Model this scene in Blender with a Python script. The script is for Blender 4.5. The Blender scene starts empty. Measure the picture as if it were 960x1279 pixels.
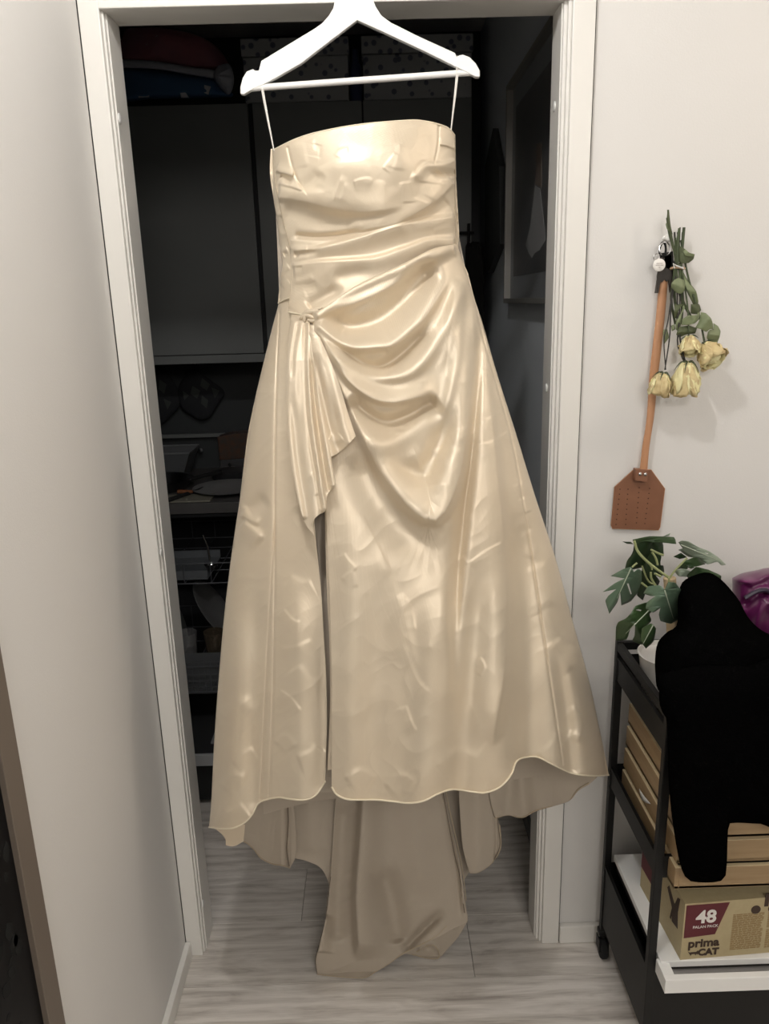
import bpy, bmesh, math, random
import numpy as np
from mathutils import Vector, Matrix
from mathutils.geometry import tessellate_polygon
random.seed(7); rng = np.random.RandomState(5)
SC = bpy.context.scene; COL = SC.collection
PI = math.pi
# ------------------------------------------------------------------ camera
F, PITCH, YAW, ROLL, CD, CH = 961.18, .268, .0089, -.0276, 1.5602, 1.5573
fw = np.array([math.sin(YAW)*math.cos(PITCH), math.cos(YAW)*math.cos(PITCH), -math.sin(PITCH)])
rt = np.array([math.cos(YAW), -math.sin(YAW), 0.]); up = np.cross(rt, fw)
RT = rt*math.cos(ROLL)+up*math.sin(ROLL); UP = -rt*math.sin(ROLL)+up*math.cos(ROLL); FW = fw
CC = np.array([0, -CD, CH])
cam_d = bpy.data.cameras.new('camera'); cam = bpy.data.objects.new('camera', cam_d); COL.objects.link(cam)
cam_d.sensor_fit = 'HORIZONTAL'; cam_d.sensor_width = 36; cam_d.lens = 36*F/960; cam_d.clip_start = .02
M4 = Matrix.Identity(4)
for i in range(3):
    M4[i][0], M4[i][1], M4[i][2], M4[i][3] = RT[i], UP[i], -FW[i], CC[i]
cam.matrix_world = M4; SC.camera = cam
# ------------------------------------------------------------------ view, world, lamps
SC.view_settings.view_transform = 'Standard'; SC.view_settings.look = 'None'
SC.view_settings.exposure = 0.0; SC.view_settings.gamma = 1
SC.view_settings.use_curve_mapping = False
W = bpy.data.worlds.new('world'); SC.world = W; W.use_nodes = True
W.node_tree.nodes['Background'].inputs[0].default_value = (.05, .05, .055, 1)
W.node_tree.nodes['Background'].inputs[1].default_value = .3
def lamp(name, loc, power, radius, color):
    d = bpy.data.lights.new(name, 'POINT'); d.energy = power; d.shadow_soft_size = radius; d.color = color
    o = bpy.data.objects.new(name, d); o.location = loc; COL.objects.link(o); return o
lamp('hall_lamp', (-.16, -.84, 2.46), 21, .035, (1, .975, .95))
lamp('far_hall_lamp', (1.55, -.62, 2.30), 13, .05, (1, .88, .76))
ad = bpy.data.lights.new('rear_hall_fill', 'AREA'); ad.energy = 35; ad.size = 1.0; ad.color = (1, .95, .9)  # unseen fill light, added to lift the walls and floor
ao = bpy.data.objects.new('rear_hall_fill', ad); ao.location = (.5, -2.6, 2.4); ao.rotation_euler = (math.radians(30), 0, 0); COL.objects.link(ao)

# ------------------------------------------------------------------ pixel helpers (built once, real positions)
def ray(px, py):
    px = np.asarray(px, float); py = np.asarray(py, float)
    return ((px-480)/F)[..., None]*RT-((py-639.5)/F)[..., None]*UP+FW
def atY(px, py, v):
    d = ray(px, py); return CC+d*((v-CC[1])/d[..., 1])[..., None]
def atX(px, py, v):
    d = ray(px, py); return CC+d*((v-CC[0])/d[..., 0])[..., None]
def atZ(px, py, v):
    d = ray(px, py); return CC+d*((v-CC[2])/d[..., 2])[..., None]
# ------------------------------------------------------------------ materials
def mat(name, col, rough=.5, metal=0, spec=.5, noise=None, bump=None, sheen=0, coat=0, stretch=None, trans=0):
    """noise=(scale, amount, colour2)  bump=(scale, strength, dist)"""
    m = bpy.data.materials.new(name); m.use_nodes = True; nt = m.node_tree; b = nt.nodes['Principled BSDF']
    b.inputs['Base Color'].default_value = (*col, 1); b.inputs['Roughness'].default_value = rough
    b.inputs['Metallic'].default_value = metal; b.inputs['Specular IOR Level'].default_value = spec
    if sheen: b.inputs['Sheen Weight'].default_value = sheen; b.inputs['Sheen Roughness'].default_value = .4
    if coat: b.inputs['Coat Weight'].default_value = coat; b.inputs['Coat Roughness'].default_value = .15
    if trans: b.inputs['Transmission Weight'].default_value = trans
    tc = nt.nodes.new('ShaderNodeTexCoord'); mp = nt.nodes.new('ShaderNodeMapping')
    nt.links.new(tc.outputs['Object'], mp.inputs[0])
    if stretch: mp.inputs['Scale'].default_value = stretch
    if noise:
        n = nt.nodes.new('ShaderNodeTexNoise'); n.inputs['Scale'].default_value = noise[0]; n.inputs['Detail'].default_value = 5
        nt.links.new(mp.outputs[0], n.inputs['Vector'])
        r = nt.nodes.new('ShaderNodeMapRange'); r.inputs[1].default_value = .35; r.inputs[2].default_value = .65
        r.inputs[3].default_value = 0; r.inputs[4].default_value = noise[1]
        nt.links.new(n.outputs[0], r.inputs[0])
        x = nt.nodes.new('ShaderNodeMix'); x.data_type = 'RGBA'
        x.inputs[6].default_value = (*col, 1); x.inputs[7].default_value = (*noise[2], 1)
        nt.links.new(r.outputs[0], x.inputs[0]); nt.links.new(x.outputs[2], b.inputs['Base Color'])
    if bump:
        n = nt.nodes.new('ShaderNodeTexNoise'); n.inputs['Scale'].default_value = bump[0]; n.inputs['Detail'].default_value = 4
        nt.links.new(mp.outputs[0], n.inputs['Vector'])
        u = nt.nodes.new('ShaderNodeBump'); u.inputs['Strength'].default_value = bump[1]; u.inputs['Distance'].default_value = bump[2]
        nt.links.new(n.outputs[0], u.inputs['Height']); nt.links.new(u.outputs[0], b.inputs['Normal'])
    return m
def srgb(r, g, b):
    f = lambda c: (c/255/12.92) if c <= 10 else ((c/255+.055)/1.055)**2.4
    return (f(r), f(g), f(b))
MT = {}
MT['wall'] = mat('wall_paint', (.72, .71, .69), .6, bump=(260, .12, .002), noise=(3, .25, (.68, .665, .64)))
MT['trim'] = mat('trim_paint', (.76, .745, .705), .35, bump=(90, .06, .001))
MT['dark_gap'] = mat('dark_joint_and_shadow', (.03, .028, .025), .9)  # dark plank joints, and the shadow line painted beside the casing
MT['ceil'] = mat('ceiling_paint', (.7, .69, .67), .8)
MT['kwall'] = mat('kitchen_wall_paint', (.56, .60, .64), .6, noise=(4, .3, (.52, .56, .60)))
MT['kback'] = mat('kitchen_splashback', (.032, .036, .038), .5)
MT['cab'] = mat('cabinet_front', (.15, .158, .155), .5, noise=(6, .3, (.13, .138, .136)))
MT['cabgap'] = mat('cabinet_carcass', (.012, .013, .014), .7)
MT['black'] = mat('black_powder_coat', (.007, .007, .007), .5, spec=.28, bump=(400, .1, .0005))
MT['blackmatte'] = mat('black_matte', (.004, .004, .004), .9)
MT['white'] = mat('white_lacquer', (.8, .8, .78), .38, noise=(8, .2, (.74, .74, .73)))
MT['loop'] = mat('white_ribbon', (.75, .73, .68), .6)
MT['steel'] = mat('steel', (.55, .55, .55), .25, metal=1)
MT['dsteel'] = mat('dark_steel', (.16, .165, .17), .3, metal=1)

# ------------------------------------------------------------------ object helpers
def wpos(o):
    v = Vector((0, 0, 0))
    while o is not None: v = v+o.location; o = o.parent
    return v
def thing(name, label, cat, loc=(0, 0, 0), group=None):
    o = bpy.data.objects.new(name, None); COL.objects.link(o); o.location = Vector([float(c) for c in loc])
    o['label'] = label; o['category'] = cat; o.empty_display_size = .05
    if group: o['group'] = group
    return o
def mesh(name, verts, faces, m, parent=None, smooth=False, label=None, uv=None):
    """world-space vertices; stored relative to the parent's base"""
    me = bpy.data.meshes.new(name); V = np.asarray(verts, float)
    if parent is not None: V = V-np.array(wpos(parent))
    if isinstance(faces, np.ndarray):
        n = len(faces); k = faces.shape[1]
        me.vertices.add(len(V)); me.vertices.foreach_set('co', V.astype(np.float32).ravel())
        me.loops.add(n*k); me.loops.foreach_set('vertex_index', faces.astype(np.int32).ravel())
        me.polygons.add(n); me.polygons.foreach_set('loop_start', np.arange(0, n*k, k, dtype=np.int32))
        me.update(calc_edges=True)
    else:
        me.from_pydata([tuple(v) for v in V], [], faces)
    if smooth: me.polygons.foreach_set('use_smooth', [True]*len(me.polygons))
    me.materials.append(m); me.update()
    o = bpy.data.objects.new(name, me); COL.objects.link(o)
    if parent is not None: o.parent = parent
    if label: o['label'] = label
    return o
def struct(o): o['kind'] = 'structure'; return o
def tag(o, label, cat, group=None):
    o['label'] = label; o['category'] = cat
    if group: o['group'] = group
    return o
class B:
    """collects shapes into one bmesh"""
    def __init__(s): s.v = []; s.f = []
    def add(s, V, Fc):
        n = len(s.v); s.v += [tuple(map(float, v)) for v in V]; s.f += [tuple(i+n for i in f) for f in Fc]; return s
    def box(s, a, b, rot=0, piv=None, bev=0):
        x0, y0, z0 = a; x1, y1, z1 = b
        bm = bmesh.new(); bmesh.ops.create_cube(bm, size=1)
        bmesh.ops.scale(bm, vec=(abs(x1-x0), abs(y1-y0), abs(z1-z0)), verts=bm.verts)
        if bev: bmesh.ops.bevel(bm, geom=bm.edges[:], offset=bev, segments=2, affect='EDGES', profile=.5)
        bmesh.ops.translate(bm, vec=((x0+x1)/2, (y0+y1)/2, (z0+z1)/2), verts=bm.verts)
        if rot: bmesh.ops.rotate(bm, cent=piv or ((x0+x1)/2, (y0+y1)/2, (z0+z1)/2), matrix=Matrix.Rotation(rot, 3, 'Z'), verts=bm.verts)
        bm.verts.index_update()
        s.add([v.co for v in bm.verts], [[v.index for v in f.verts] for f in bm.faces]); bm.free(); return s
    def tube(s, P, r, n=8, cap=True, closed=False):
        P = [np.array(p, float) for p in P]; R = r if hasattr(r, '__len__') else [r]*len(P)
        rings = []; prev = None
        for i, p in enumerate(P):
            a = P[i-1] if (i > 0 or closed) else p; c = P[(i+1) % len(P)] if (i < len(P)-1 or closed) else p
            t = c-a; t = t/(np.linalg.norm(t)+1e-12)
            if prev is None:
                q = np.array([0, 0, 1.]) if abs(t[2]) < .9 else np.array([1., 0, 0])
                u = np.cross(t, q)
            else: u = prev-t*(prev@t)
            u = u/(np.linalg.norm(u)+1e-12); prev = u; w = np.cross(t, u)
            rings.append([p+R[i]*(math.cos(2*PI*k/n)*u+math.sin(2*PI*k/n)*w) for k in range(n)])
        V = [v for rg in rings for v in rg]; Fc = []
        m = len(rings)
        for i in range(m if closed else m-1):
            j = (i+1) % m
            for k in range(n): Fc.append((i*n+k, i*n+(k+1) % n, j*n+(k+1) % n, j*n+k))
        if cap and not closed: Fc += [tuple(range(n))[::-1], tuple((m-1)*n+k for k in range(n))]
        return s.add(V, Fc)
    def lathe(s, prof, c, n=28, axis='Z', rot=None):
        V = []; Fc = []
        for (r, z) in prof:
            for k in range(n):
                a = 2*PI*k/n; p = np.array([r*math.cos(a), r*math.sin(a), z])
                if axis == 'Y': p = np.array([p[0], p[2], p[1]])
                if axis == 'X': p = np.array([p[2], p[0], p[1]])
                if rot is not None: p = np.array(rot @ Vector(p))
                V.append(p+np.array(c))
        for i in range(len(prof)-1):
            for k in range(n): Fc.append((i*n+k, i*n+(k+1) % n, (i+1)*n+(k+1) % n, (i+1)*n+k))
        Fc += [tuple(range(n))[::-1], tuple((len(prof)-1)*n+k for k in range(n))]
        return s.add(V, Fc)
    def prism(s, front, back):
        n = len(front); V = list(front)+list(back)
        tr = tessellate_polygon([[Vector(p) for p in front]])
        Fc = [tuple(t) for t in tr]+[tuple(i+n for i in t[::-1]) for t in tr]
        Fc += [(i, (i+1) % n, n+(i+1) % n, n+i) for i in range(n)]
        return s.add(V, Fc)
    def build(s, name, m, parent=None, smooth=False, label=None):
        o = mesh(name, s.v, s.f, m, parent, False, label)
        bm = bmesh.new(); bm.from_mesh(o.data); bmesh.ops.recalc_face_normals(bm, faces=bm.faces); bm.to_mesh(o.data); bm.free()
        if smooth:
            o.data.polygons.foreach_set('use_smooth', [True]*len(o.data.polygons))
            o.data.set_sharp_from_angle(angle=math.radians(40))
        return o
def box(name, a, b, m, parent=None, bev=0, **k): return B().box(a, b, bev=bev, **{q: k[q] for q in k if q in ('rot', 'piv')}).build(name, m, parent, label=k.get('label'))
def copy_tree(o, parent=None, delta=(0, 0, 0)):
    c = o.copy(); COL.objects.link(c); c.parent = parent
    if parent is None: c.location = o.location+Vector(delta)
    for ch in list(o.children): copy_tree(ch, c)
    return c
def catmull(P, n):
    P = np.asarray(P, float)
    if len(P) == 2:
        t = np.linspace(0, 1, n)[:, None]; return P[0]*(1-t)+P[1]*t
    Q = np.vstack([2*P[0]-P[1], P, 2*P[-1]-P[-2]]); seg = len(P)-1; out = []
    m = max(4, int(3*n/seg))
    for i in range(seg):
        t = np.linspace(0, 1, m, endpoint=False)[:, None]; a, b, c, d = Q[i:i+4]
        out.append(.5*((2*b)+(c-a)*t+(2*a-5*b+4*c-d)*t*t+(3*b-a-3*c+d)*t**3))
    out = np.vstack(out+[P[-1:]]); L = np.r_[0, np.cumsum(np.linalg.norm(np.diff(out, axis=0), axis=1))]
    s = np.linspace(0, L[-1], n)
    return np.stack([np.interp(s, L, out[:, k]) for k in range(P.shape[1])], 1)
def gridfaces(nr, nc):
    i = np.arange(nr-1)[:, None]*nc+np.arange(nc-1)[None]
    return np.stack([i, i+nc, i+nc+1, i+1], -1).reshape(-1, 4)

# ================================================================== SETTING
XLo, XLi, XRi, XRo = -.507, -.462, .361, .4176
ZT = 2.07
struct(box('wall_left', (XLo-.1, -3.2, 0), (XLo, .0, 2.5), MT['wall']))
struct(box('wall_front', (XRo-.03, .012, 0), (2.6, .095, 2.5), MT['wall']))
struct(box('wall_above_door', (XLo-.1, .012, ZT+.04), (XRo-.03, .095, 2.5), MT['wall']))
struct(box('wall_right', (2.6, -3.2, 0), (2.7, .1, 2.5), MT['wall']))
struct(box('wall_rear', (XLo-.1, -3.3, 0), (2.7, -3.2, 2.5), MT['wall']))
struct(box('ceiling', (XLo-.1, -3.3, 2.5), (2.7, .095, 2.56), MT['ceil']))
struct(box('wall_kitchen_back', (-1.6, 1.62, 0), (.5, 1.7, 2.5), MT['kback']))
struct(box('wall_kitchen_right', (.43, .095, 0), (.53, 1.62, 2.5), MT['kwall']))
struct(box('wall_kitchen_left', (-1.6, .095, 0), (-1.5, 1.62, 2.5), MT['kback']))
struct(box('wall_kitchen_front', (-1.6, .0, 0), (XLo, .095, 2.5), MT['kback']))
struct(box('ceiling_kitchen', (-1.6, .095, 2.5), (.53, 1.7, 2.56), MT['ceil']))
struct(box('trim_1', (.418, .16, 0), (.43, 1.6, .05), mat('kitchen_baseboard', (.14, .14, .135), .5), bev=.003))
# door frame
door = bpy.data.objects.new('door_1', None); COL.objects.link(door); door['kind'] = 'structure'; door.location = (0, .03, 0)
bb = B().box((XLo+.0015, 0, 0), (XLi-.006, .03, 2.2), bev=.002); bb.build('casing', MT['trim'], door)
B().box((XLi-.008, .012, 0), (XLi-.0025, .03, 2.2), bev=.001).build('casing_step', MT['trim'], door)
B().box((.376, 0, 0), (XRo, .03, 2.2), bev=.002).build('casing', MT['trim'], door)
B().box((.370, .008, 0), (.3765, .03, 2.2), bev=.0015).build('casing_step', MT['trim'], door)
B().box((.3635, .016, 0), (.3705, .03, 2.2), bev=.0015).build('casing_step', MT['trim'], door)
B().box((XLi-.008, 0, ZT), (.378, .03, 2.16), bev=.002).build('casing', MT['trim'], door)
B().box((XLi-.03, .024, 0), (XLi, .095, ZT+.03)).build('jamb', MT['trim'], door)
B().box((XRi, .024, 0), (XRi+.03, .095, ZT+.03)).build('jamb', MT['trim'], door)
B().box((XLi, .026, ZT+.001), (XRi, .095, ZT+.03)).build('head_jamb', MT['trim'], door)
struct(box('casing_shadow_line', (XRo, .008, 0), (XRo+.003, .012, 2.3), MT['dark_gap']))  # dark strip standing in for the shadow line along the casing
cap_m = mat('screw_cap_plastic', (.82, .82, .8), .3)
for (px, py, X) in ((149, 148, XLi), (201, 690, XLi), (253, 1128, XLi)):
    c = atX(px, py, X); B().lathe([(0.0, .003), (.006, .0028), (.009, .0015), (.0095, 0)], (c[0], c[1], c[2]), 16, 'X').build('screw_cap', cap_m, door, True)
for (px, py) in ((695, 130), (683, 485)):
    c = atX(px, py, XRi)
    B().lathe([(0.0, -.003), (.006, -.0028), (.009, -.0015), (.0095, 0)], (XRi, .06, c[2]), 16, 'X').build('screw_cap', cap_m, door, True)
# baseboards
struct(box('baseboard_left', (XLo, -3.2, 0), (XLo+.014, -.002, .045), MT['trim'], bev=.002))
struct(box('baseboard_front', (XRo+.002, -.003, 0), (2.6, .012, .052), MT['trim'], bev=.004))
# floor: slab with planks
def wood_mat():
    m = bpy.data.materials.new('floor_laminate'); m.use_nodes = True; nt = m.node_tree; b = nt.nodes['Principled BSDF']
    tc = nt.nodes.new('ShaderNodeTexCoord'); oi = nt.nodes.new('ShaderNodeObjectInfo')
    ad = nt.nodes.new('ShaderNodeVectorMath'); ad.operation = 'ADD'
    ml = nt.nodes.new('ShaderNodeMath'); ml.operation = 'MULTIPLY'; ml.inputs[1].default_value = 37
    nt.links.new(oi.outputs['Random'], ml.inputs[0])
    nt.links.new(tc.outputs['Object'], ad.inputs[0]); nt.links.new(ml.outputs[0], ad.inputs[1])
    mp = nt.nodes.new('ShaderNodeMapping'); mp.inputs['Scale'].default_value = (1.5, 11, 1)
    nt.links.new(ad.outputs[0], mp.inputs[0])
    n1 = nt.nodes.new('ShaderNodeTexNoise'); n1.inputs['Scale'].default_value = 3.2; n1.inputs['Detail'].default_value = 8; n1.inputs['Roughness'].default_value = .62; n1.inputs['Distortion'].default_value = .9
    nt.links.new(mp.outputs[0], n1.inputs['Vector'])
    wv = nt.nodes.new('ShaderNodeTexWave'); wv.bands_direction = 'Y'; wv.inputs['Scale'].default_value = .9; wv.inputs['Distortion'].default_value = 9; wv.inputs['Detail'].default_value = 4; wv.inputs['Detail Scale'].default_value = .6
    mp2 = nt.nodes.new('ShaderNodeMapping'); mp2.inputs['Scale'].default_value = (1.6, 11, 1); nt.links.new(ad.outputs[0], mp2.inputs[0]); nt.links.new(mp2.outputs[0], wv.inputs['Vector'])
    mp3 = nt.nodes.new('ShaderNodeMapping'); mp3.inputs['Scale'].default_value = (6, 150, 1); nt.links.new(ad.outputs[0], mp3.inputs[0])
    n2 = nt.nodes.new('ShaderNodeTexNoise'); n2.inputs['Scale'].default_value = 2; n2.inputs['Detail'].default_value = 4; nt.links.new(mp3.outputs[0], n2.inputs['Vector'])
    mx = nt.nodes.new('ShaderNodeMath'); mx.operation = 'MULTIPLY_ADD'; mx.inputs[1].default_value = .16; nt.links.new(wv.outputs['Fac'], mx.inputs[0]); nt.links.new(n1.outputs[0], mx.inputs[2])
    mx2 = nt.nodes.new('ShaderNodeMath'); mx2.operation = 'MULTIPLY_ADD'; mx2.inputs[1].default_value = .35; nt.links.new(n2.outputs[0], mx2.inputs[0]); nt.links.new(mx.outputs[0], mx2.inputs[2])
    cr = nt.nodes.new('ShaderNodeValToRGB'); nt.links.new(mx2.outputs[0], cr.inputs[0])
    cr.color_ramp.elements[0].position = .46; cr.color_ramp.elements[0].color = (.36, .32, .285, 1)
    cr.color_ramp.elements[1].position = .92; cr.color_ramp.elements[1].color = (.74, .70, .65, 1)
    e = cr.color_ramp.elements.new(.68); e.color = (.58, .54, .49, 1)
    nt.links.new(cr.outputs[0], b.inputs['Base Color']); b.inputs['Roughness'].default_value = .42
    bp = nt.nodes.new('ShaderNodeBump'); bp.inputs['Strength'].default_value = .12; bp.inputs['Distance'].default_value = .001
    nt.links.new(mx2.outputs[0], bp.inputs['Height']); nt.links.new(bp.outputs[0], b.inputs['Normal'])
    return m
MT['floor'] = wood_mat()
fl = struct(box('floor', (-1.6, -3.3, -.05), (2.7, 1.7, -.008), MT['dark_gap']))
pw, plen = .192, 1.285
rows = int(4.3/pw)+1; y = -2.2
r = 0
seam_x = atZ(590, 1200, 0)[0]
y0 = float(atZ(500, 1146, 0)[1])-12*pw
for r in range(21):
    ya, yb = y0+r*pw, y0+(r+1)*pw
    off = seam_x-(r-11)*.43
    x = off-math.ceil((off+1.5)/plen)*plen
    while x < 2.6:
        xa, xb = max(x, -1.5), min(x+plen, 2.6)
        if xb-xa > .02 and yb < 1.65:
            me = B().box((xa+.0006, ya+.0006, -.01), (xb-.0006, yb-.0006, 0), bev=.0006)
            o = me.build('plank', MT['floor'], None); o.parent = fl
        x += plen
# ================================================================== DRESS
SIL = np.array([[150, 342, 567], [185, 340, 569], [240, 341, 569], [290, 347, 571], [320, 352, 575], [345, 350, 584], [375, 349, 592], [410, 340, 604], [450, 330, 616],
                [490, 320, 629], [545, 310, 645], [620, 300, 668], [660, 294, 681], [700, 288, 694], [770, 280, 713], [850, 273, 735], [920, 268, 750], [970, 265, 758], [1035, 262, 765]])
_y = np.arange(100, 1200.)
BUL = np.interp(_y, [150, 190, 235, 300, 345, 420, 600, 800, 1000], [.072, .094, .094, .068, .073, .10, .13, .15, .16])
for _ in range(3): BUL = np.convolve(np.pad(BUL, 12, 'edge'), np.ones(25)/25, 'valid')
def base_depth(px, py):
    l = np.interp(py, SIL[:, 0], SIL[:, 1]); r_ = np.interp(py, SIL[:, 0], SIL[:, 2])
    s = np.clip(((px-l)/(r_-l))*2-1, -1, 1)
    side_l = np.interp(py, [150, 330, 420, 700, 1035], [-.035, -.03, -.035, -.12, -.20])
    side_r = np.interp(py, [150, 330, 420, 700, 970], [-.035, -.03, -.035, -.075, -.12])
    side = side_l+(side_r-side_l)*(s*.5+.5)
    bul = BUL[np.clip((np.asarray(py)-100).astype(int), 0, 1099)]
    return side-bul*(1-np.abs(s)**2.3)**.62
def eval_feats(PX, PY, feats):
    H = np.zeros_like(PX)
    for f in feats:
        pts, amp, wa, wb = f[:4]; tp = f[4] if len(f) > 4 else (.15, .15)
        P = catmull(pts, max(10, min(40, 6*len(pts))))
        if not hasattr(amp, '__len__') and abs(amp) <= .0045 and wa <= 8 and wb <= 8 and min(wa, wb) >= 2:
            if PX.max()-PX.min() > 130: wa, wb = (wa*.8, wb*2.6); amp = amp*.45
        amps = amp
        if hasattr(amp, '__len__'): amps = np.interp(np.linspace(0, 1, len(P)), np.linspace(0, 1, len(amp)), amp)
        else: amps = np.full(len(P), amp)
        mrg = 2.6*max(wa, wb)
        m = (PX > P[:, 0].min()-mrg) & (PX < P[:, 0].max()+mrg) & (PY > P[:, 1].min()-mrg) & (PY < P[:, 1].max()+mrg)
        if not m.any(): continue
        x = PX[m]; y = PY[m]; best = np.full(x.shape, 1e9); sd = np.zeros_like(x); tt = np.zeros_like(x)
        L = np.r_[0, np.cumsum(np.linalg.norm(np.diff(P, axis=0), axis=1))]
        for i in range(len(P)-1):
            a, b = P[i], P[i+1]; d = b-a; ll = d@d+1e-9
            t = np.clip(((x-a[0])*d[0]+(y-a[1])*d[1])/ll, 0, 1)
            qx = x-a[0]-t*d[0]; qy = y-a[1]-t*d[1]; D = np.hypot(qx, qy)
            k = D < best; best = np.where(k, D, best)
            sd = np.where(k, d[0]*(y-a[1])-d[1]*(x-a[0]), sd); tt = np.where(k, (L[i]+t*(L[i+1]-L[i]))/L[-1], tt)
        w = np.where(sd < 0, wa, wb)
        A = np.interp(tt, np.linspace(0, 1, len(P)), amps)
        sm = lambda q: q*q*(3-2*q)
        tpr = sm(np.clip(tt/max(tp[0], 1e-3), 0, 1) if tp[0] > 0 else np.ones_like(tt))*sm(np.clip((1-tt)/max(tp[1], 1e-3), 0, 1) if tp[1] > 0 else np.ones_like(tt))
        H[m] += A*tpr*np.exp(-(best/w)**2)
    return H
def vnoise(PX, PY, sc, seed):
    R = np.random.RandomState(seed).rand(128, 128)
    x = PX/sc+seed*3.1; y = PY/sc+seed*1.7; xi = np.floor(x).astype(int); yi = np.floor(y).astype(int); fx = x-xi; fy = y-yi
    fx = fx*fx*fx*(fx*(fx*6-15)+10); fy = fy*fy*fy*(fy*(fy*6-15)+10)
    g = lambda a, b: R[a % 128, b % 128]
    return (g(xi, yi)*(1-fx)+g(xi+1, yi)*fx)*(1-fy)+(g(xi, yi+1)*(1-fx)+g(xi+1, yi+1)*fx)*fy
def creases(PX, PY, amt, seed, ang=.6):
    c, s = math.cos(ang), math.sin(ang); H = 0
    wx = PX+18*vnoise(PX, PY, 45, seed+1); wy = PY+18*vnoise(PX, PY, 45, seed+2)
    for k, (sc, a) in enumerate(((60, 1.), (30, .5), (15, .22))):
        n = vnoise(wx*c+wy*s, (-wx*s+wy*c)*.55, sc, seed+5*k)
        H = H+a*(1-np.abs(2*n-1))**1.5
    return amt*H
def coons(T, R_, Bt, L_, nu, nv):
    T = catmull(T, nu); Bt = catmull(Bt, nu); L_ = catmull(L_, nv); R_ = catmull(R_, nv)
    u = np.linspace(0, 1, nu)[None, :, None]; v = np.linspace(0, 1, nv)[:, None, None]
    return (1-v)*T[None]+v*Bt[None]+(1-u)*L_[:, None]+u*R_[:, None]-((1-u)*(1-v)*T[0]+u*(1-v)*T[-1]+(1-u)*v*Bt[0]+u*v*Bt[-1])
def sheet(name, T, R_, Bt, L_, nu, nv, feats, m, parent, off=0, cr=(.0012, 3, .6), base=base_depth, label=None, post=None, thick=0, gain=1.0):
    G = coons(T, R_, Bt, L_, nu, nv); PX, PY = G[..., 0], G[..., 1]
    H = eval_feats(PX, PY, feats)*gain
    if cr: H = H+creases(PX, PY, *cr)
    Yv = base(PX, PY)-H+off
    if post: Yv = post(PX, PY, Yv)
    P = atY(PX, PY, Yv)
    low = P[..., 2] < .006
    if low.any():
        Q = atZ(PX, PY, .006+0*PX); P = np.where(low[..., None], Q, P)
    o = mesh(name, P.reshape(-1, 3), gridfaces(nv, nu), m, parent, True, label)
    if thick:
        md = o.modifiers.new('s', 'SOLIDIFY'); md.thickness = thick; md.offset = 0
    return o
def satin(name, c1, c2, rough, metal):
    m = mat(name, c1, rough, metal, .6, noise=(5, .55, c2), bump=(150, .08, .0006))
    nt = m.node_tree; b = nt.nodes['Principled BSDF']; b.inputs['Sheen Weight'].default_value = .25; b.inputs['Sheen Roughness'].default_value = .5
    b.inputs['Sheen Tint'].default_value = (1, .95, .85, 1)
    return m
MT['satin'] = satin('champagne_satin', (.685, .592, .455), (.675, .56, .41), .45, .28)
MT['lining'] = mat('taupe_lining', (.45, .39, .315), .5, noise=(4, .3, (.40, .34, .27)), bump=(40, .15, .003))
MT['piping'] = mat('satin_hem_edge', (.74, .66, .5), .4, sheen=.2)
MT['seam'] = mat('seam_thread', (.45, .37, .26), .7)
dress = thing('wedding_dress', 'strapless champagne satin wedding dress hanging in the doorway, train touching the floor', 'dress', (0, -.06, 0))
SAT = MT['satin']
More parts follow.
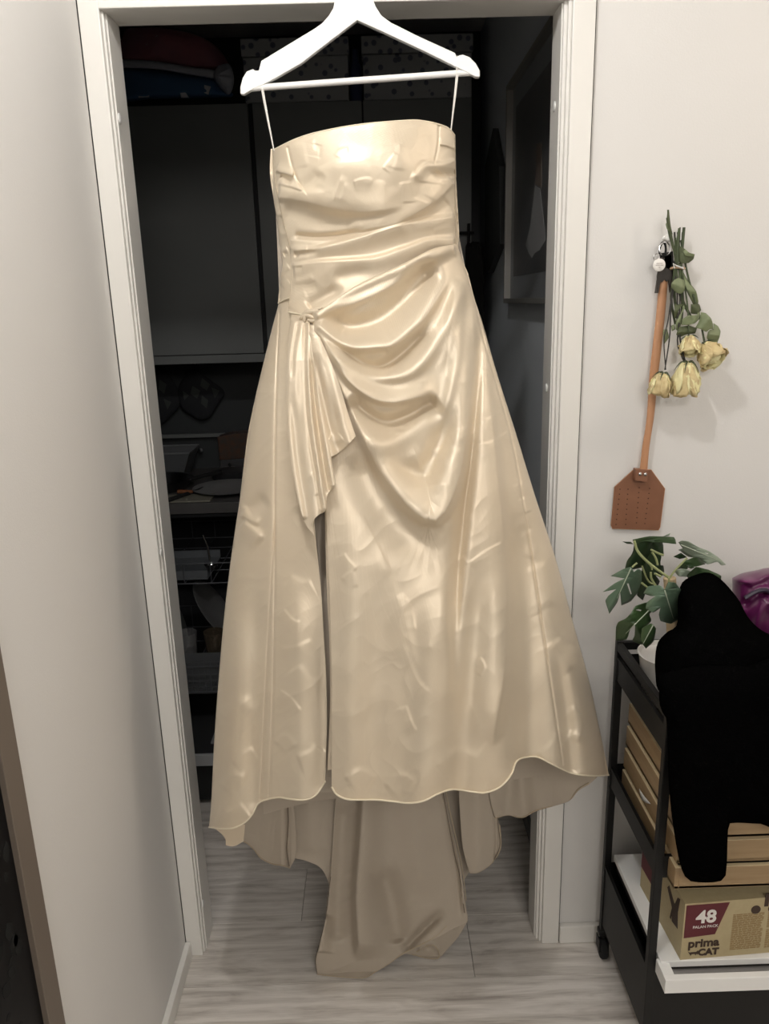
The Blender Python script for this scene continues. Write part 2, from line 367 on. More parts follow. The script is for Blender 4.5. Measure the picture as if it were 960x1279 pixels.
# --- bodice
fb = [
 # bust volume
 ([(385, 200), (440, 212), (500, 206), (530, 196)], .006, 40, 40, (.3, .3)),
 # under-bust overlap
 ([(346, 244), (377, 250), (398, 255), (417, 260), (440, 263), (470, 262), (510, 254)], .0075, 20, 6, (.02, .25)),
 ([(352, 258), (390, 272), (430, 276), (470, 268)], -.006, 16, 16, (.1, .3)),
 ([(432, 289), (454, 286), (495, 277), (525, 262), (548, 246), (567, 227)], .0055, 16, 3.5, (.12, .02)),
 ([(500, 285), (530, 272), (560, 248)], -.004, 7, 12, (.2, .1)),
 # gathers at the waist band
 ([(366, 293), (395, 296), (430, 293), (462, 284)], -.007, 4, 4, (.08, .3)),
 ([(362, 301), (395, 301), (425, 299)], .0045, 4, 6, (.02, .4)),
 ([(362, 312), (372, 309), (385, 310)], .004, 4, 3),
 ([(364, 314), (400, 310), (450, 297), (497, 283), (530, 277), (567, 271)], .0075, 3.5, 13, (.05, .01)),
 ([(366, 319), (380, 316), (402, 314)], -.006, 4, 4, (.1, .5)),
 ([(364, 333), (400, 328), (450, 325), (473, 322), (512, 309), (537, 301), (568, 299)], .0075, 3.5, 14, (.02, .01)),
 ([(364, 334), (378, 334)], -.004, 2, 2),
 ([(540, 290), (556, 286), (567, 284)], .003, 5, 5),
 ([(364, 352), (380, 350), (392, 345)], .003, 5, 3), ([(366, 357), (382, 356), (396, 352)], -.003, 4, 4),
 ([(385, 360), (400, 345), (430, 340)], .004, 12, 12, (.3, .4)), ([(410, 352), (440, 342), (470, 335)], -.003, 9, 9, (.3, .4)),
 ([(362, 387), (372, 372), (384, 366)], .003, 7, 7),
 ([(384, 385), (400, 374), (430, 358)], -.006, 8, 6, (.1, .3)),
 # left side dart and pleats
 ([(359, 182), (364, 205), (370, 222), (377, 236)], -.0022, 1.6, 1.6, (.05, .02)),
 ([(345, 212), (355, 216), (367, 219)], .005, 7, 2.2, (.02, .1)),
 ([(350, 219), (358, 224), (364, 229)], -.005, 4, 4),
 ([(347, 229), (362, 232), (378, 237)], .003, 5, 1.8, (.05, .1)),
 ([(345, 236), (368, 241), (400, 241), (425, 236)], .004, 7, 7, (.02, .4)),
 ([(377, 236), (392, 226), (403, 214)], -.004, 9, 7, (.05, .3)), ([(396, 236), (402, 222), (396, 208)], .003, 6, 6, (.3, .3)),
 ([(417, 253), (420, 240), (428, 217)], .0032, 2.6, 3.2, (.2, .3)), ([(424, 255), (428, 240), (432, 226)], .0024, 2.2, 2.8, (.3, .3)),
 ([(376, 176), (378, 190), (382, 210)], .002, 5, 4), ([(389, 172), (392, 188), (400, 190)], .002, 4, 4), ([(400, 180), (396, 198)], -.002, 4, 4),
 ([(405, 212), (425, 204), (450, 202), (470, 196)], .003, 7, 7, (.3, .3)), ([(418, 196), (424, 188), (436, 186)], .0016, 3, 3), ([(440, 228), (455, 224), (466, 226)], .002, 3, 4),
 ([(492, 176), (492, 195), (486, 214)], -.002, 5, 5), ([(500, 175), (503, 195), (500, 215)], .003, 7, 7), ([(478, 212), (488, 200), (495, 190)], .002, 3, 3),
 ([(520, 155), (520, 175), (507, 198)], .004, 7, 7, (.1, .3)), ([(530, 165), (535, 185), (530, 200)], -.003, 7, 8, (.2, .2)),
 # right side dart and pleats
 ([(548, 155), (547, 180), (542, 206)], -.0022, 1.5, 1.5, (.02, .02)),
 ([(549, 180), (558, 181), (568, 186)], .0045, 6, 1.8, (.05, .01)),
 ([(550, 202), (556, 192), (566, 186)], .002, 4, 4),
 ([(512, 216), (520, 218), (526, 211), (533, 206), (550, 206), (568, 201)], .006, 3.2, 7, (.15, .01)),
 ([(514, 211), (520, 213), (528, 204), (545, 201)], -.003, 4, 3, (.2, .2)),
 ([(536, 215), (550, 219), (568, 217)], -.006, 5, 3, (.3, .01)), ([(548, 221), (558, 222), (567, 219)], .003, 3, 3),
 ([(506, 255), (505, 240), (503, 226)], .003, 5, 5), ([(520, 250), (524, 238), (526, 225)], -.003, 6, 6), ([(532, 247), (540, 232), (545, 222)], .002, 6, 6),
 ([(490, 245), (480, 225), (460, 222)], -.002, 7, 7, (.3, .3)),
]
for f in fb: pass
bod = sheet('bodice', [(341, 187), (370, 173), (400, 164), (450, 155), (510, 150), (530, 151), (548, 155), (560, 160), (567, 168)],
      [(567, 168), (568, 200), (567, 240), (568, 280), (570, 322)],
      [(360, 390), (384, 394), (402, 390), (450, 364), (500, 341), (545, 320), (570, 322)],
      [(341, 187), (344, 225), (349, 255), (356, 285), (362, 310), (364, 335), (363, 355), (360, 390)],
      260, 270, fb, SAT, dress, cr=(.0012, 3, .4), thick=.001, gain=1.35)
# top edge roll
tp = catmull([(341, 187), (370, 173), (400, 164), (450, 155), (510, 150), (530, 151), (548, 155), (560, 160), (567, 168)], 60)
B().tube(atY(tp[:, 0], tp[:, 1]+.6, base_depth(tp[:, 0], tp[:, 1])-1.35*eval_feats(tp[:, 0], tp[:, 1], fb)-.0009), .0016, 8).build('neckline_edge', MT['piping'], dress, True)
# back of the bodice, seen as strips at both sides, closed behind
def back_depth(px, py):
    l = np.interp(py, SIL[:, 0], SIL[:, 1]); r_ = np.interp(py, SIL[:, 0], SIL[:, 2])
    s = np.clip(((px-l)/(r_-l))*2-1, -1, 1)
    return np.interp(py, [150, 420], [-.03, -.02])+.012*(1-np.abs(s)**2)
fs = [([(338, 215), (342, 225), (346, 232)], .003, 4, 4), ([(342, 262), (348, 268), (356, 266)], .004, 5, 3), ([(345, 285), (352, 292), (360, 290)], .004, 5, 4),
      ([(351, 322), (354, 314), (360, 311)], .006, 4, 4), ([(354, 318), (358, 316)], -.005, 3, 3), ([(350, 345), (356, 337), (362, 333)], .005, 5, 3), ([(352, 358), (362, 352)], .003, 5, 4)]
sheet('side_back_panel', [(338, 186), (346, 186)], [(346, 186), (352, 250), (360, 290), (366, 330), (366, 372)], [(347, 379), (366, 372)],
      [(338, 186), (337, 215), (341, 245), (347, 280), (350, 310), (353, 330), (350, 350), (347, 379)], 40, 200, fs, SAT, dress, off=.011, gain=.6, cr=(.0008, 9, .2), thick=.001)
fs = [([(566, 262), (573, 268), (572, 280)], .004, 3, 3), ([(567, 290), (573, 300), (574, 312)], .004, 3, 3), ([(568, 315), (576, 325)], .004, 4, 3), ([(569, 330), (580, 342)], .004, 4, 4), ([(568, 225), (570, 245)], .002, 2, 2)]
sheet('side_back_panel', [(562, 165), (568, 168)], [(568, 168), (569, 215), (571, 255), (573, 290), (572, 310), (577, 325), (585, 343)], [(562, 335), (572, 346), (585, 346)],
      [(562, 165), (562, 250), (562, 335)], 36, 180, fs, SAT, dress, off=.009, cr=(.0008, 11, .2), thick=.001)
B().tube([atY(584, 344, -.035), atY(583, 347, -.036), atY(577, 345, -.04), atY(571, 341, -.045)], .002, 6).build('panel_edge', MT['piping'], dress, True)
sheet('back_bodice', [(340, 188), (455, 170), (567, 168)], [(567, 168), (568, 260), (583, 346)], [(349, 380), (455, 380), (583, 346)], [(340, 188), (345, 280), (349, 380)], 60, 60, [], MT['lining'], dress, base=back_depth, off=.01, cr=None)
# --- skirt front with the swag
fk = [
 # rolled top edge of the swag (D) and E
 ([(384, 393), (402, 386), (420, 374), (450, 357), (500, 334), (540, 314), (570, 309)], .009, 3.5, 9, (.03, .02)),
 ([(389, 397), (415, 387), (450, 374), (489, 356), (512, 338), (544, 321), (566, 315)], .008, 9, 6, (.05, .1)),
 ([(405, 384), (450, 366), (500, 344), (545, 318)], -.004, 6, 6, (.2, .1)),
 # deep hollow under E
 ([(395, 399), (425, 408), (450, 407), (478, 396), (505, 372), (528, 346), (548, 326)], -.014, 15, 15, (.2, .15)),
 # F
 ([(385, 402), (400, 407), (415, 420), (430, 430), (448, 434), (470, 433), (490, 430), (512, 414), (532, 392), (552, 360), (566, 330)], [.009, .012, .012, .009, .006], 13, 6, (.04, .2)),
 # hollow F/G
 ([(395, 412), (425, 438), (452, 456), (475, 459), (498, 445), (518, 426), (540, 402)], -.011, 8, 9, (.2, .2)),
 ([(455, 446), (480, 450), (505, 428)], -.003, 6, 6),
 # G
 ([(400, 422), (425, 448), (440, 457), (458, 466), (480, 471), (503, 469), (520, 460), (536, 443), (550, 420), (566, 385), (575, 350)], .011, 10, 8, (.1, .15)),
 # H
 ([(388, 408), (405, 424), (420, 448), (432, 470), (448, 486), (468, 498), (490, 502), (512, 498), (534, 493), (552, 490)], [.010, .014, .014, .011, .006], 16, 4.5, (.04, .12)),
 # pocket below H
 ([(436, 492), (455, 515), (480, 527), (508, 520), (530, 508), (548, 496)], -.014, 9, 16, (.15, .1)),
 ([(445, 525), (470, 552), (495, 548), (520, 530), (545, 505)], .007, 10, 12, (.25, .2)),
 # J outer sweep
 ([(388, 405), (400, 432), (415, 460), (430, 490), (445, 522), (460, 556), (478, 590), (500, 620), (520, 640), (538, 650), (552, 642), (564, 620), (574, 588), (581, 545), (585, 505), (589, 465), (590, 420), (585, 375)],
  [.006, .011, .014, .018, .020, .020, .016, .012, .008], 24, 7, (.05, .1)),
 ([(480, 560), (505, 585), (528, 592), (545, 566), (556, 535), (564, 500)], -.010, 14, 12, (.3, .3)),
 ([(512, 632), (538, 622), (555, 590), (566, 555)], .005, 12, 12, (.3, .3)),
 # soft shade below J
 ([(445, 560), (465, 610), (495, 655), (530, 680), (560, 672)], -.009, 22, 26, (.2, .3)),
 # vertical folds right of swag
 ([(573, 345), (565, 400), (558, 435), (546, 470)], .008, 8, 8, (.1, .3)),
 ([(578, 350), (574, 400), (570, 450), (562, 490), (552, 520), (535, 548)], .007, 6, 8, (.1, .3)),
 ([(570, 380), (560, 420), (556, 470)], -.004, 4, 4, (.2, .3)),
 ([(594, 395), (596, 450), (591, 520), (585, 590), (578, 650), (571, 720), (567, 800), (563, 880)], -.011, 7, 11, (.1, .35)),
 ([(600, 420), (612, 520), (622, 620), (629, 700), (631, 770), (627, 850), (610, 940)], .013, 7, 24, (.3, .1)),
 ([(634, 600), (646, 680), (654, 760), (658, 840), (660, 950)], -.024, 24, 22, (.3, .0)),
 ([(600, 690), (590, 800), (580, 900), (575, 990)], -.010, 16, 16, (.3, .0)),
 ([(550, 700), (545, 800), (540, 900), (530, 1000)], .014, 24, 26, (.3, .0)),
 ([(560, 700), (556, 760), (561, 830), (552, 900)], .004, 5, 9, (.3, .3)),
 ([(440, 620), (440, 800), (440, 995)], .004, 18, 18, (.3, 0)),
 ([(480, 700), (470, 850), (468, 995)], -.004, 20, 20, (.3, 0)),
 ([(700, 780), (720, 860), (735, 960)], .010, 18, 18, (.3, 0)),
 ([(690, 800), (705, 880), (712, 960)], -.009, 10, 10, (.3, 0)),
 # seams
 ([(592, 375), (604, 425), (620, 480), (640, 555), (655, 640), (669, 730), (681, 810), (694, 898), (702, 955)], -.0022, 1.5, 1.5, (.02, 0)),
 ([(588, 400), (600, 470), (640, 590)], .003, 8, 8, (.3, .3)),
 # sharp creases
 ([(583, 548), (605, 528), (628, 512)], .0022, 2, 4), ([(590, 558), (615, 552), (636, 538)], .002, 2, 4), ([(584, 705), (605, 690), (630, 676)], .0028, 2, 5), ([(576, 695), (584, 705)], .002, 3, 3),
 ([(560, 545), (578, 538), (590, 528)], .003, 4, 4), ([(538, 565), (560, 560), (578, 566)], .0024, 3, 3), ([(525, 590), (545, 575), (560, 572)], .0024, 4, 4), ([(515, 612), (545, 606), (562, 608)], .002, 3, 3),
 ([(450, 640), (470, 680), (490, 720)], .0018, 3, 5), ([(500, 740), (512, 760), (518, 790)], .002, 3, 5), ([(428, 690), (434, 700), (446, 712)], .0016, 3, 4), ([(425, 725), (440, 716), (446, 735)], .0014, 3, 3),
 ([(505, 880), (512, 900), (520, 915)], .002, 3, 4), ([(470, 690), (500, 760), (520, 840)], .003, 8, 8), ([(500, 800), (520, 850), (540, 870)], .002, 5, 6), ([(598, 820), (604, 833), (598, 845)], .002, 3, 3),
 ([(545, 960), (570, 940), (600, 950)], .003, 8, 8), ([(600, 930), (620, 940), (640, 930)], .003, 7, 8), ([(430, 975), (450, 965), (470, 975)], .003, 7, 7), ([(480, 985), (500, 970), (520, 980)], .0025, 7, 7),
 ([(686, 800), (700, 820), (716, 835)], .003, 4, 6), ([(672, 760), (690, 790), (700, 800)], -.003, 6, 6), ([(712, 880), (725, 900), (720, 930)], .004, 4, 6), ([(728, 865), (730, 900), (722, 930)], .003, 4, 4),
 ([(700, 935), (718, 918), (740, 930)], .004, 5, 6), ([(660, 660), (668, 680), (664, 700)], .003, 5, 5), ([(655, 620), (662, 640)], .0025, 4, 4), ([(640, 610), (660, 600)], .002, 3, 3), ([(676, 700), (686, 730), (690, 760)], .004, 6, 8),
 ([(640, 830), (625, 880), (615, 930)], .003, 8, 10), ([(560, 850), (585, 880), (600, 920)], .0025, 8, 8),
 ([(670, 945), (690, 930), (700, 905)], .003, 6, 8),
]
fk = [((f[0], f[1]*1.5)+tuple(f[2:])) if (not hasattr(f[1], '__len__') and f[1] <= -.009 and f[0][0][1] < 600) else f for f in fk]
fk = [((f[0], [a*1.25 for a in f[1]])+tuple(f[2:])) if hasattr(f[1], '__len__') else f for f in fk]
sk_T = [(382, 392), (402, 386), (420, 374), (450, 354), (500, 331), (540, 311), (570, 305)]
sk_R = [(570, 305), (577, 325), (585, 345), (592, 372), (604, 410), (620, 466), (645, 545), (668, 620), (694, 700), (713, 770), (735, 850), (747, 905), (760, 968)]
sk_L = [(382, 392), (388, 440), (396, 510), (402, 570), (406, 620), (409, 690), (412, 760), (414, 850), (414, 930), (414, 983)]
sk_B = [(414, 983), (420, 992), (432, 998), (450, 999), (470, 999), (490, 1001), (512, 1003), (530, 1000), (548, 991), (566, 986), (590, 989), (606, 990), (624, 983), (638, 968), (645, 951), (657, 946), (672, 946), (692, 956), (715, 966), (740, 969), (760, 968)]
sheet('skirt_front_panel', sk_T, sk_R, sk_B, sk_L, 440, 620, fk, SAT, dress, off=-.006, cr=(.0021, 21, .9), thick=.001, gain=1.4)
hb = catmull(sk_B, 160)
B().tube(atY(hb[:, 0], hb[:, 1], base_depth(hb[:, 0], hb[:, 1])-1.4*eval_feats(hb[:, 0], hb[:, 1], fk)-.006-.0024-.0008), .0017, 6).build('hem_edge', MT['piping'], dress, True)
# --- left side panel
fl_ = [([(346, 420), (340, 520), (338, 640), (334, 740)], .004, 10, 10, (.3, .3)),
 ([(350, 380), (345, 480), (343, 600), (343, 700), (341, 850), (336, 996)], -.002, 1.4, 1.4, (.02, 0)),
 ([(344, 640), (338, 738), (332, 850), (325, 998)], -.002, 1.4, 1.4, (.1, 0)),
 ([(300, 641), (312, 648), (326, 656)], .007, 8, 3.5, (.15, .3)), ([(302, 652), (316, 664), (330, 676)], .008, 6, 14, (.1, .3)), ([(306, 640), (322, 630), (336, 622)], -.006, 10, 10, (.2, .3)),
 ([(305, 760), (300, 860), (292, 960), (285, 1030)], .012, 20, 20, (.3, 0)), ([(325, 700), (318, 820), (316, 920), (322, 1000)], -.008, 14, 14, (.3, 0)),
 ([(365, 700), (372, 850), (372, 995)], .010, 20, 20, (.3, 0)), ([(404, 760), (405, 900), (402, 980)], -.005, 8, 10, (.3, 0)),
 ([(352, 760), (365, 775), (376, 778)], .0025, 3, 4), ([(348, 862), (362, 872), (376, 890)], .003, 3, 5), ([(350, 812), (372, 808), (392, 800)], .002, 4, 4), ([(370, 830), (385, 850), (400, 852)], .003, 7, 7), ([(370, 948), (390, 940), (398, 930)], .004, 7, 7),
 ([(276, 985), (292, 970), (308, 975)], .004, 8, 6), ([(290, 955), (302, 945), (318, 935)], .003, 6, 6), ([(272, 1010), (290, 1015), (306, 1005)], .004, 8, 8), ([(360, 720), (378, 730), (390, 726)], .002, 6, 6), ([(278, 900), (300, 880), (320, 890)], .002, 9, 9),
 ([(343, 930), (356, 920), (368, 935)], .003, 6, 6), ([(368, 560), (378, 600), (386, 640)], .003, 8, 8)]
lp_L = [(352, 364), (348, 380), (340, 410), (330, 450), (320, 492), (309, 545), (300, 620), (294, 660), (288, 702), (280, 770), (273, 850), (268, 920), (264, 1000), (261, 1033)]
lp_R = [(386, 378), (389, 450), (390, 550), (392, 640), (395, 680), (401, 739), (404, 790), (407, 840), (408, 900), (407, 940), (406, 975)]
lp_B = [(261, 1033), (276, 1035), (292, 1034), (306, 1027), (315, 1017), (322, 1004), (332, 999), (348, 996), (362, 998), (380, 999), (394, 993), (406, 976)]
sheet('skirt_side_panel', [(352, 364), (370, 370), (386, 378)], lp_R, lp_B, lp_L, 150, 560, fl_, SAT, dress, base=lambda px, py: base_depth(px, py)+np.interp(py, [364, 400, 470], [.018, .012, .006]), cr=(.0021, 33, .9), thick=.001, gain=1.4)
hb = catmull(lp_B, 90)
B().tube(atY(hb[:, 0], hb[:, 1], base_depth(hb[:, 0], hb[:, 1])-1.4*eval_feats(hb[:, 0], hb[:, 1], fl_)+.006-.003), .0017, 6).build('hem_edge', MT['piping'], dress, True)
# --- waist flap corner of the bodice front is part of the bodice; knot of gathers
kb = B()
for (a, b, c, w) in (((376, 395), (384, 391), (398, 388), .005), ((374, 398), (382, 394), (392, 397), .0045), ((384, 399), (392, 401), (399, 394), .004), ((378, 391), (388, 388), (402, 385), .0035), ((380, 402), (381, 396), (386, 392), .004)):
    P = catmull([a, b, c], 14); Yk = base_depth(P[:, 0], P[:, 1])-.022
    kb.tube(atY(P[:, 0], P[:, 1], Yk), [w*math.sin(PI*(i+.7)/15.4)**.5 for i in range(14)], 10)
kb.build('knot', SAT, dress, True)
# --- cascade tails
fc2 = [([(389, 404), (398, 440), (415, 490), (436, 552)], .010, 9, 7, (.02, 0)), ([(388, 410), (396, 470), (410, 530), (424, 566)], -.006, 6, 7, (.1, 0)), ([(387, 410), (394, 470), (404, 530), (414, 570)], .007, 5, 5, (.05, 0)), ([(400, 440), (414, 490), (424, 540)], -.005, 5, 5, (.2, .2)),
       ([(410, 545), (420, 550), (428, 545)], .003, 6, 5)]
c2T = [(384, 397), (388, 400), (391, 403)]; c2R = [(391, 403), (402, 428), (414, 455), (425, 485), (434, 515), (444, 545)]; c2B = [(404, 574), (413, 571), (425, 564), (436, 554), (444, 545)]; c2L = [(384, 397), (388, 440), (393, 490), (399, 530), (404, 574)]
sheet('cascade_drape', c2T, c2R, c2B, c2L, 90, 220, fc2, SAT, dress, base=lambda px, py: base_depth(px, py)-np.interp(py, [395, 440, 560], [.010, .028, .030]), cr=(.0008, 41, .2), thick=.0014)
fc1 = [([(368, 396), (361, 450), (360, 510), (366, 580), (378, 650)], .009, 5, 8, (.02, .02)), ([(377, 394), (369, 440), (368, 490), (374, 540)], .010, 7, 7, (.02, .4)),
       ([(384, 396), (384, 450), (388, 520), (398, 590), (405, 635)], .009, 3, 6, (.02, 0)), ([(381, 396), (381, 450), (384, 520), (394, 590), (402, 640)], -.006, 3, 3, (.05, 0)),
       ([(373, 400), (366, 440), (365, 480)], -.005, 3, 3, (.1, .3)), ([(386, 400), (391, 450), (399, 510), (408, 560), (416, 606)], .006, 3, 3, (.02, 0)), ([(388, 440), (396, 520), (404, 580), (410, 612)], -.006, 3, 3, (.1, 0)),
       ([(376, 520), (386, 600), (394, 650)], .005, 7, 6, (.4, 0)), ([(386, 590), (394, 600), (398, 620)], .002, 5, 5)]
c1T = [(364, 393), (374, 392), (386, 397)]; c1R = [(386, 397), (390, 440), (398, 490), (407, 535), (413, 570), (419, 605)]
c1B = [(392, 669), (391, 652), (398, 643), (406, 638), (407, 626), (410, 616), (419, 605)]; c1L = [(364, 393), (360, 430), (358, 480), (359, 530), (364, 580), (371, 620), (380, 652), (392, 669)]
sheet('cascade_drape', c1T, c1R, c1B, c1L, 110, 300, fc1, SAT, dress, base=lambda px, py: base_depth(px, py)-np.interp(py, [393, 405, 450, 660], [-.001, .012, .036, .036]), cr=(.0008, 47, .2), thick=.0014)
# --- slit: lining behind, folded facing
def inner_base(o_): return lambda px, py: base_depth(px, py)+o_
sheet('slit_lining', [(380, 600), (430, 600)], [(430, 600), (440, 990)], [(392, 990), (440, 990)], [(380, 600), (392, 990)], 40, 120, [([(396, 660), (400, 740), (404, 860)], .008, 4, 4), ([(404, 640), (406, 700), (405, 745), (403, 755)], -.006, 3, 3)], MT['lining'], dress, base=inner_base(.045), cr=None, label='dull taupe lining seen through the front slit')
sheet('slit_facing', [(405, 620), (412, 620)], [(412, 620), (416, 750), (418, 850), (418, 960)], [(409, 962), (418, 960)], [(405, 620), (408, 740), (411, 800), (412, 880), (409, 962)], 10, 120, [], SAT, dress, base=inner_base(.008), cr=None)
# --- back of skirt and train: inside seen below the front hem
LIN = MT['lining']
def back_base(px, py):
    return np.interp(py, [600, 940, 1000, 1100, 1160, 1222], [.02, .01, .0, -.03, -.05, -.07])
def lift(o_): return lambda px, py: back_base(px, py)+o_
# upper backing sheet joining everything behind the front (keeps the skirt closed)
def up_base(px, py):
    l = np.interp(py, SIL[:, 0], SIL[:, 1]); r_ = np.interp(py, SIL[:, 0], SIL[:, 2]); s = ((px-l)/(r_-l))*2-1
    return np.interp(py, [370, 700, 1040], [-.02, -.03, -.02])-np.clip(np.abs(s)**3, 0, 1)*np.interp(py, [370, 1040], [.0, .09])
sheet('skirt_back_panel', [(352, 376), (460, 380), (588, 360)], [(588, 360), (645, 560), (712, 800), (735, 960)], [(285, 1030), (400, 1000), (560, 985), (735, 960)], [(352, 376), (318, 520), (290, 760), (285, 1030)], 90, 120, [], LIN, dress, base=up_base, cr=None)
ftr = [([(455, 980), (450, 1060), (446, 1120), (450, 1200)], .020, 24, 6, (.1, .1)), ([(475, 1080), (490, 1130), (500, 1180)], -.010, 14, 14, (.2, .1)), ([(430, 1000), (425, 1080), (420, 1180)], -.008, 12, 12, (.1, .1)),
       ([(552, 985), (562, 1040), (570, 1090), (576, 1150)], -.004, 2, 2, (.02, .1)), ([(556, 985), (568, 1040), (576, 1090), (580, 1140)], .006, 4, 4, (.02, .1)), ([(405, 1140), (400, 1190)], .010, 10, 10, (.2, .05)),
       ([(500, 1190), (530, 1160), (556, 1135)], -.010, 6, 6, (.2, .3)), ([(512, 990), (520, 1060), (530, 1130)], .006, 22, 22, (.1, .3))]
tr_L = [(366, 985), (372, 1040), (380, 1075), (404, 1090), (412, 1105), (408, 1140), (400, 1175), (394, 1200), (396, 1217)]
tr_L = [(420, 980), (416, 1040), (413, 1090), (411, 1115), (407, 1145), (399, 1180), (394, 1200), (396, 1217)]
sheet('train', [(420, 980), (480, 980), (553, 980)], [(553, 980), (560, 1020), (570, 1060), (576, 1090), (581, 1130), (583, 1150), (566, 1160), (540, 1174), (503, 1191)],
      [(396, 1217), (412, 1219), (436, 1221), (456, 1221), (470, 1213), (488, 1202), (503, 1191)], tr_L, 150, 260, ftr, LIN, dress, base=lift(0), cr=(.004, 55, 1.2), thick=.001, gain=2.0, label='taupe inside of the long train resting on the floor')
e = catmull(tr_L[3:]+[(412, 1219), (436, 1221), (456, 1221), (470, 1213), (488, 1202), (503, 1191)], 60)
# turned-up lobe of the train at right
lobe = [(503, 1191), (512, 1186), (540, 1170), (566, 1150), (580, 1120), (583, 1145), (583, 1150), (572, 1170), (556, 1188), (548, 1197), (538, 1197), (526, 1193), (516, 1190)]
sheet('train_fold', [(500, 1191), (530, 1174), (560, 1150), (580, 1118)], [(580, 1118), (584, 1150)], [(514, 1192), (528, 1195), (540, 1198), (548, 1197), (558, 1186), (572, 1170), (584, 1150)], [(500, 1191), (514, 1192)], 90, 40,
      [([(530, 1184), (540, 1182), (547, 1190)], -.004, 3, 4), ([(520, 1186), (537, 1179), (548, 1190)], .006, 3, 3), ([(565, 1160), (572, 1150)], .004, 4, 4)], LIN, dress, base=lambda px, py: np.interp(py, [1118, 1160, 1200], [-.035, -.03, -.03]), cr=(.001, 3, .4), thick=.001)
# left backs
sheet('back_godet', [(352, 985), (420, 980), (424, 982)], [(424, 982), (420, 1040), (414, 1112)], [(368, 1072), (384, 1076), (402, 1086), (414, 1112)], [(352, 985), (360, 1030), (368, 1072)], 50, 60, [([(385, 990), (390, 1070)], .008, 12, 12)], LIN, dress, base=lift(.02), cr=(.002, 5, .3))
gL = [(266, 1030), (270, 1036), (276, 1043), (282, 1048)]
sheet('back_godet', [(268, 1030), (300, 1010), (330, 990), (364, 985)], [(364, 985), (368, 1020), (370, 1050), (369, 1070), (362, 1084)],
      [(281, 1048), (292, 1051), (304, 1051), (316, 1060), (326, 1072), (340, 1079), (352, 1081), (362, 1084)], [(268, 1030), (281, 1048)], 90, 70,
      [([(360, 985), (360, 1040), (361, 1084)], -.004, 1.6, 1.6, (0, 0)), ([(355, 985), (355, 1080)], .003, 3, 3, (0, 0))], LIN, dress,
      base=lambda px, py: -.14+(np.clip((px-262)/100, 0, 1))*.13, cr=(.002, 8, .5), thick=.001)
sheet('back_hem_facing', [(266, 1033), (290, 1030), (306, 1030)], [(306, 1030), (304, 1051)], [(282, 1056), (292, 1057), (304, 1051)], [(266, 1033), (280, 1045), (282, 1056)], 24, 16, [], SAT, dress, base=lambda px, py: -.155+(px-262)*.0008, cr=None)
# right backs
sheet('back_godet', [(566, 975), (600, 975), (618, 975)], [(618, 975), (620, 1010), (625, 1040), (625, 1058), (616, 1075)], [(586, 1090), (596, 1090), (608, 1083), (616, 1075)], [(572, 975), (575, 1030), (578, 1060), (586, 1090)], 50, 90,
      [([(613, 985), (620, 1040), (618, 1072)], -.004, 2, 2, (0, 0)), ([(595, 990), (597, 1080)], .008, 12, 12, (0, 0))], LIN, dress, base=lift(-.01), cr=(.002, 12, .4), thick=.001)
sheet('back_godet', [(545, 975), (580, 975)], [(580, 975), (584, 1040), (588, 1085)], [(579, 1100), (588, 1085)], [(545, 975), (564, 1040), (579, 1100)], 20, 60, [], LIN, dress, base=lift(.04), cr=None)
sheet('back_godet', [(606, 960), (640, 925), (690, 935), (752, 964)], [(752, 964), (742, 974), (735, 980)], [(618, 1022), (634, 1018), (652, 1021), (668, 1013), (690, 1006), (706, 1001), (714, 996), (722, 986), (735, 978)], [(606, 960), (612, 1000), (618, 1022)], 110, 60,
      [([(650, 950), (655, 1015)], -.010, 10, 10, (0, 0)), ([(640, 950), (632, 1015)], .008, 9, 9, (0, 0)), ([(690, 960), (700, 1000)], .004, 14, 14, (0, 0))], LIN, dress, base=lambda px, py: np.interp(px, [606, 660, 690, 760], [-.015, -.035, -.05, -.11]), cr=(.002, 19, .4), thick=.001)
# raw hems of the lining as thin cords
def cord(pts, yv, nm='lining_hem', m=None, r_=.0012, n=60):
    P = catmull(pts, n); yy = yv(P[:, 0], P[:, 1]) if callable(yv) else yv
    Q = atY(P[:, 0], P[:, 1], yy+0*P[:, 0]); 
    lo = Q[:, 2] < .007; Q[lo] = atZ(P[:, 0], P[:, 1], .007+0*P[:, 0])[lo]
    return B().tube(Q, r_, 6).build(nm, m or MT['seam'], dress, True)
cord([(618, 1022), (634, 1018), (652, 1021), (668, 1013), (690, 1006), (706, 1001), (714, 996), (722, 986), (735, 978)], lambda px, py: np.interp(px, [606, 660, 690, 760], [-.015, -.035, -.05, -.11])-.004)
cord([(281, 1048), (292, 1051), (304, 1051), (316, 1060), (326, 1072), (340, 1079), (352, 1081), (362, 1084)], lambda px, py: -.144+(np.clip((px-262)/100, 0, 1))*.13)
cord([(586, 1090), (596, 1090), (608, 1083), (616, 1075), (625, 1058), (624, 1030)], lambda px, py: back_base(px, py)-.013)
cord([(396, 1217), (412, 1219), (436, 1221), (456, 1221), (470, 1213), (488, 1202), (503, 1191), (540, 1172), (558, 1156)], lambda px, py: back_base(px, py)-.004, r_=.0011)
cord([(520, 1189), (534, 1181), (542, 1181), (548, 1190), (546, 1197), (534, 1197), (514, 1192)], -.034, r_=.0011)
dkc = mat('dark_seam', (.16, .13, .10), .8)
cord([(552, 985), (556, 1005), (562, 1040), (568, 1070), (573, 1090), (577, 1120), (580, 1140)], lambda px, py: back_base(px, py)-.014, 'lining_seam', dkc)
cord([(556, 985), (562, 1015), (570, 1050), (577, 1085), (582, 1125)], lambda px, py: back_base(px, py)-.010, 'lining_seam')
cord([(359, 999), (360, 1030), (358, 1060), (361, 1082)], lambda px, py: -.146+(np.clip((px-262)/100, 0, 1))*.13, 'lining_seam', dkc)
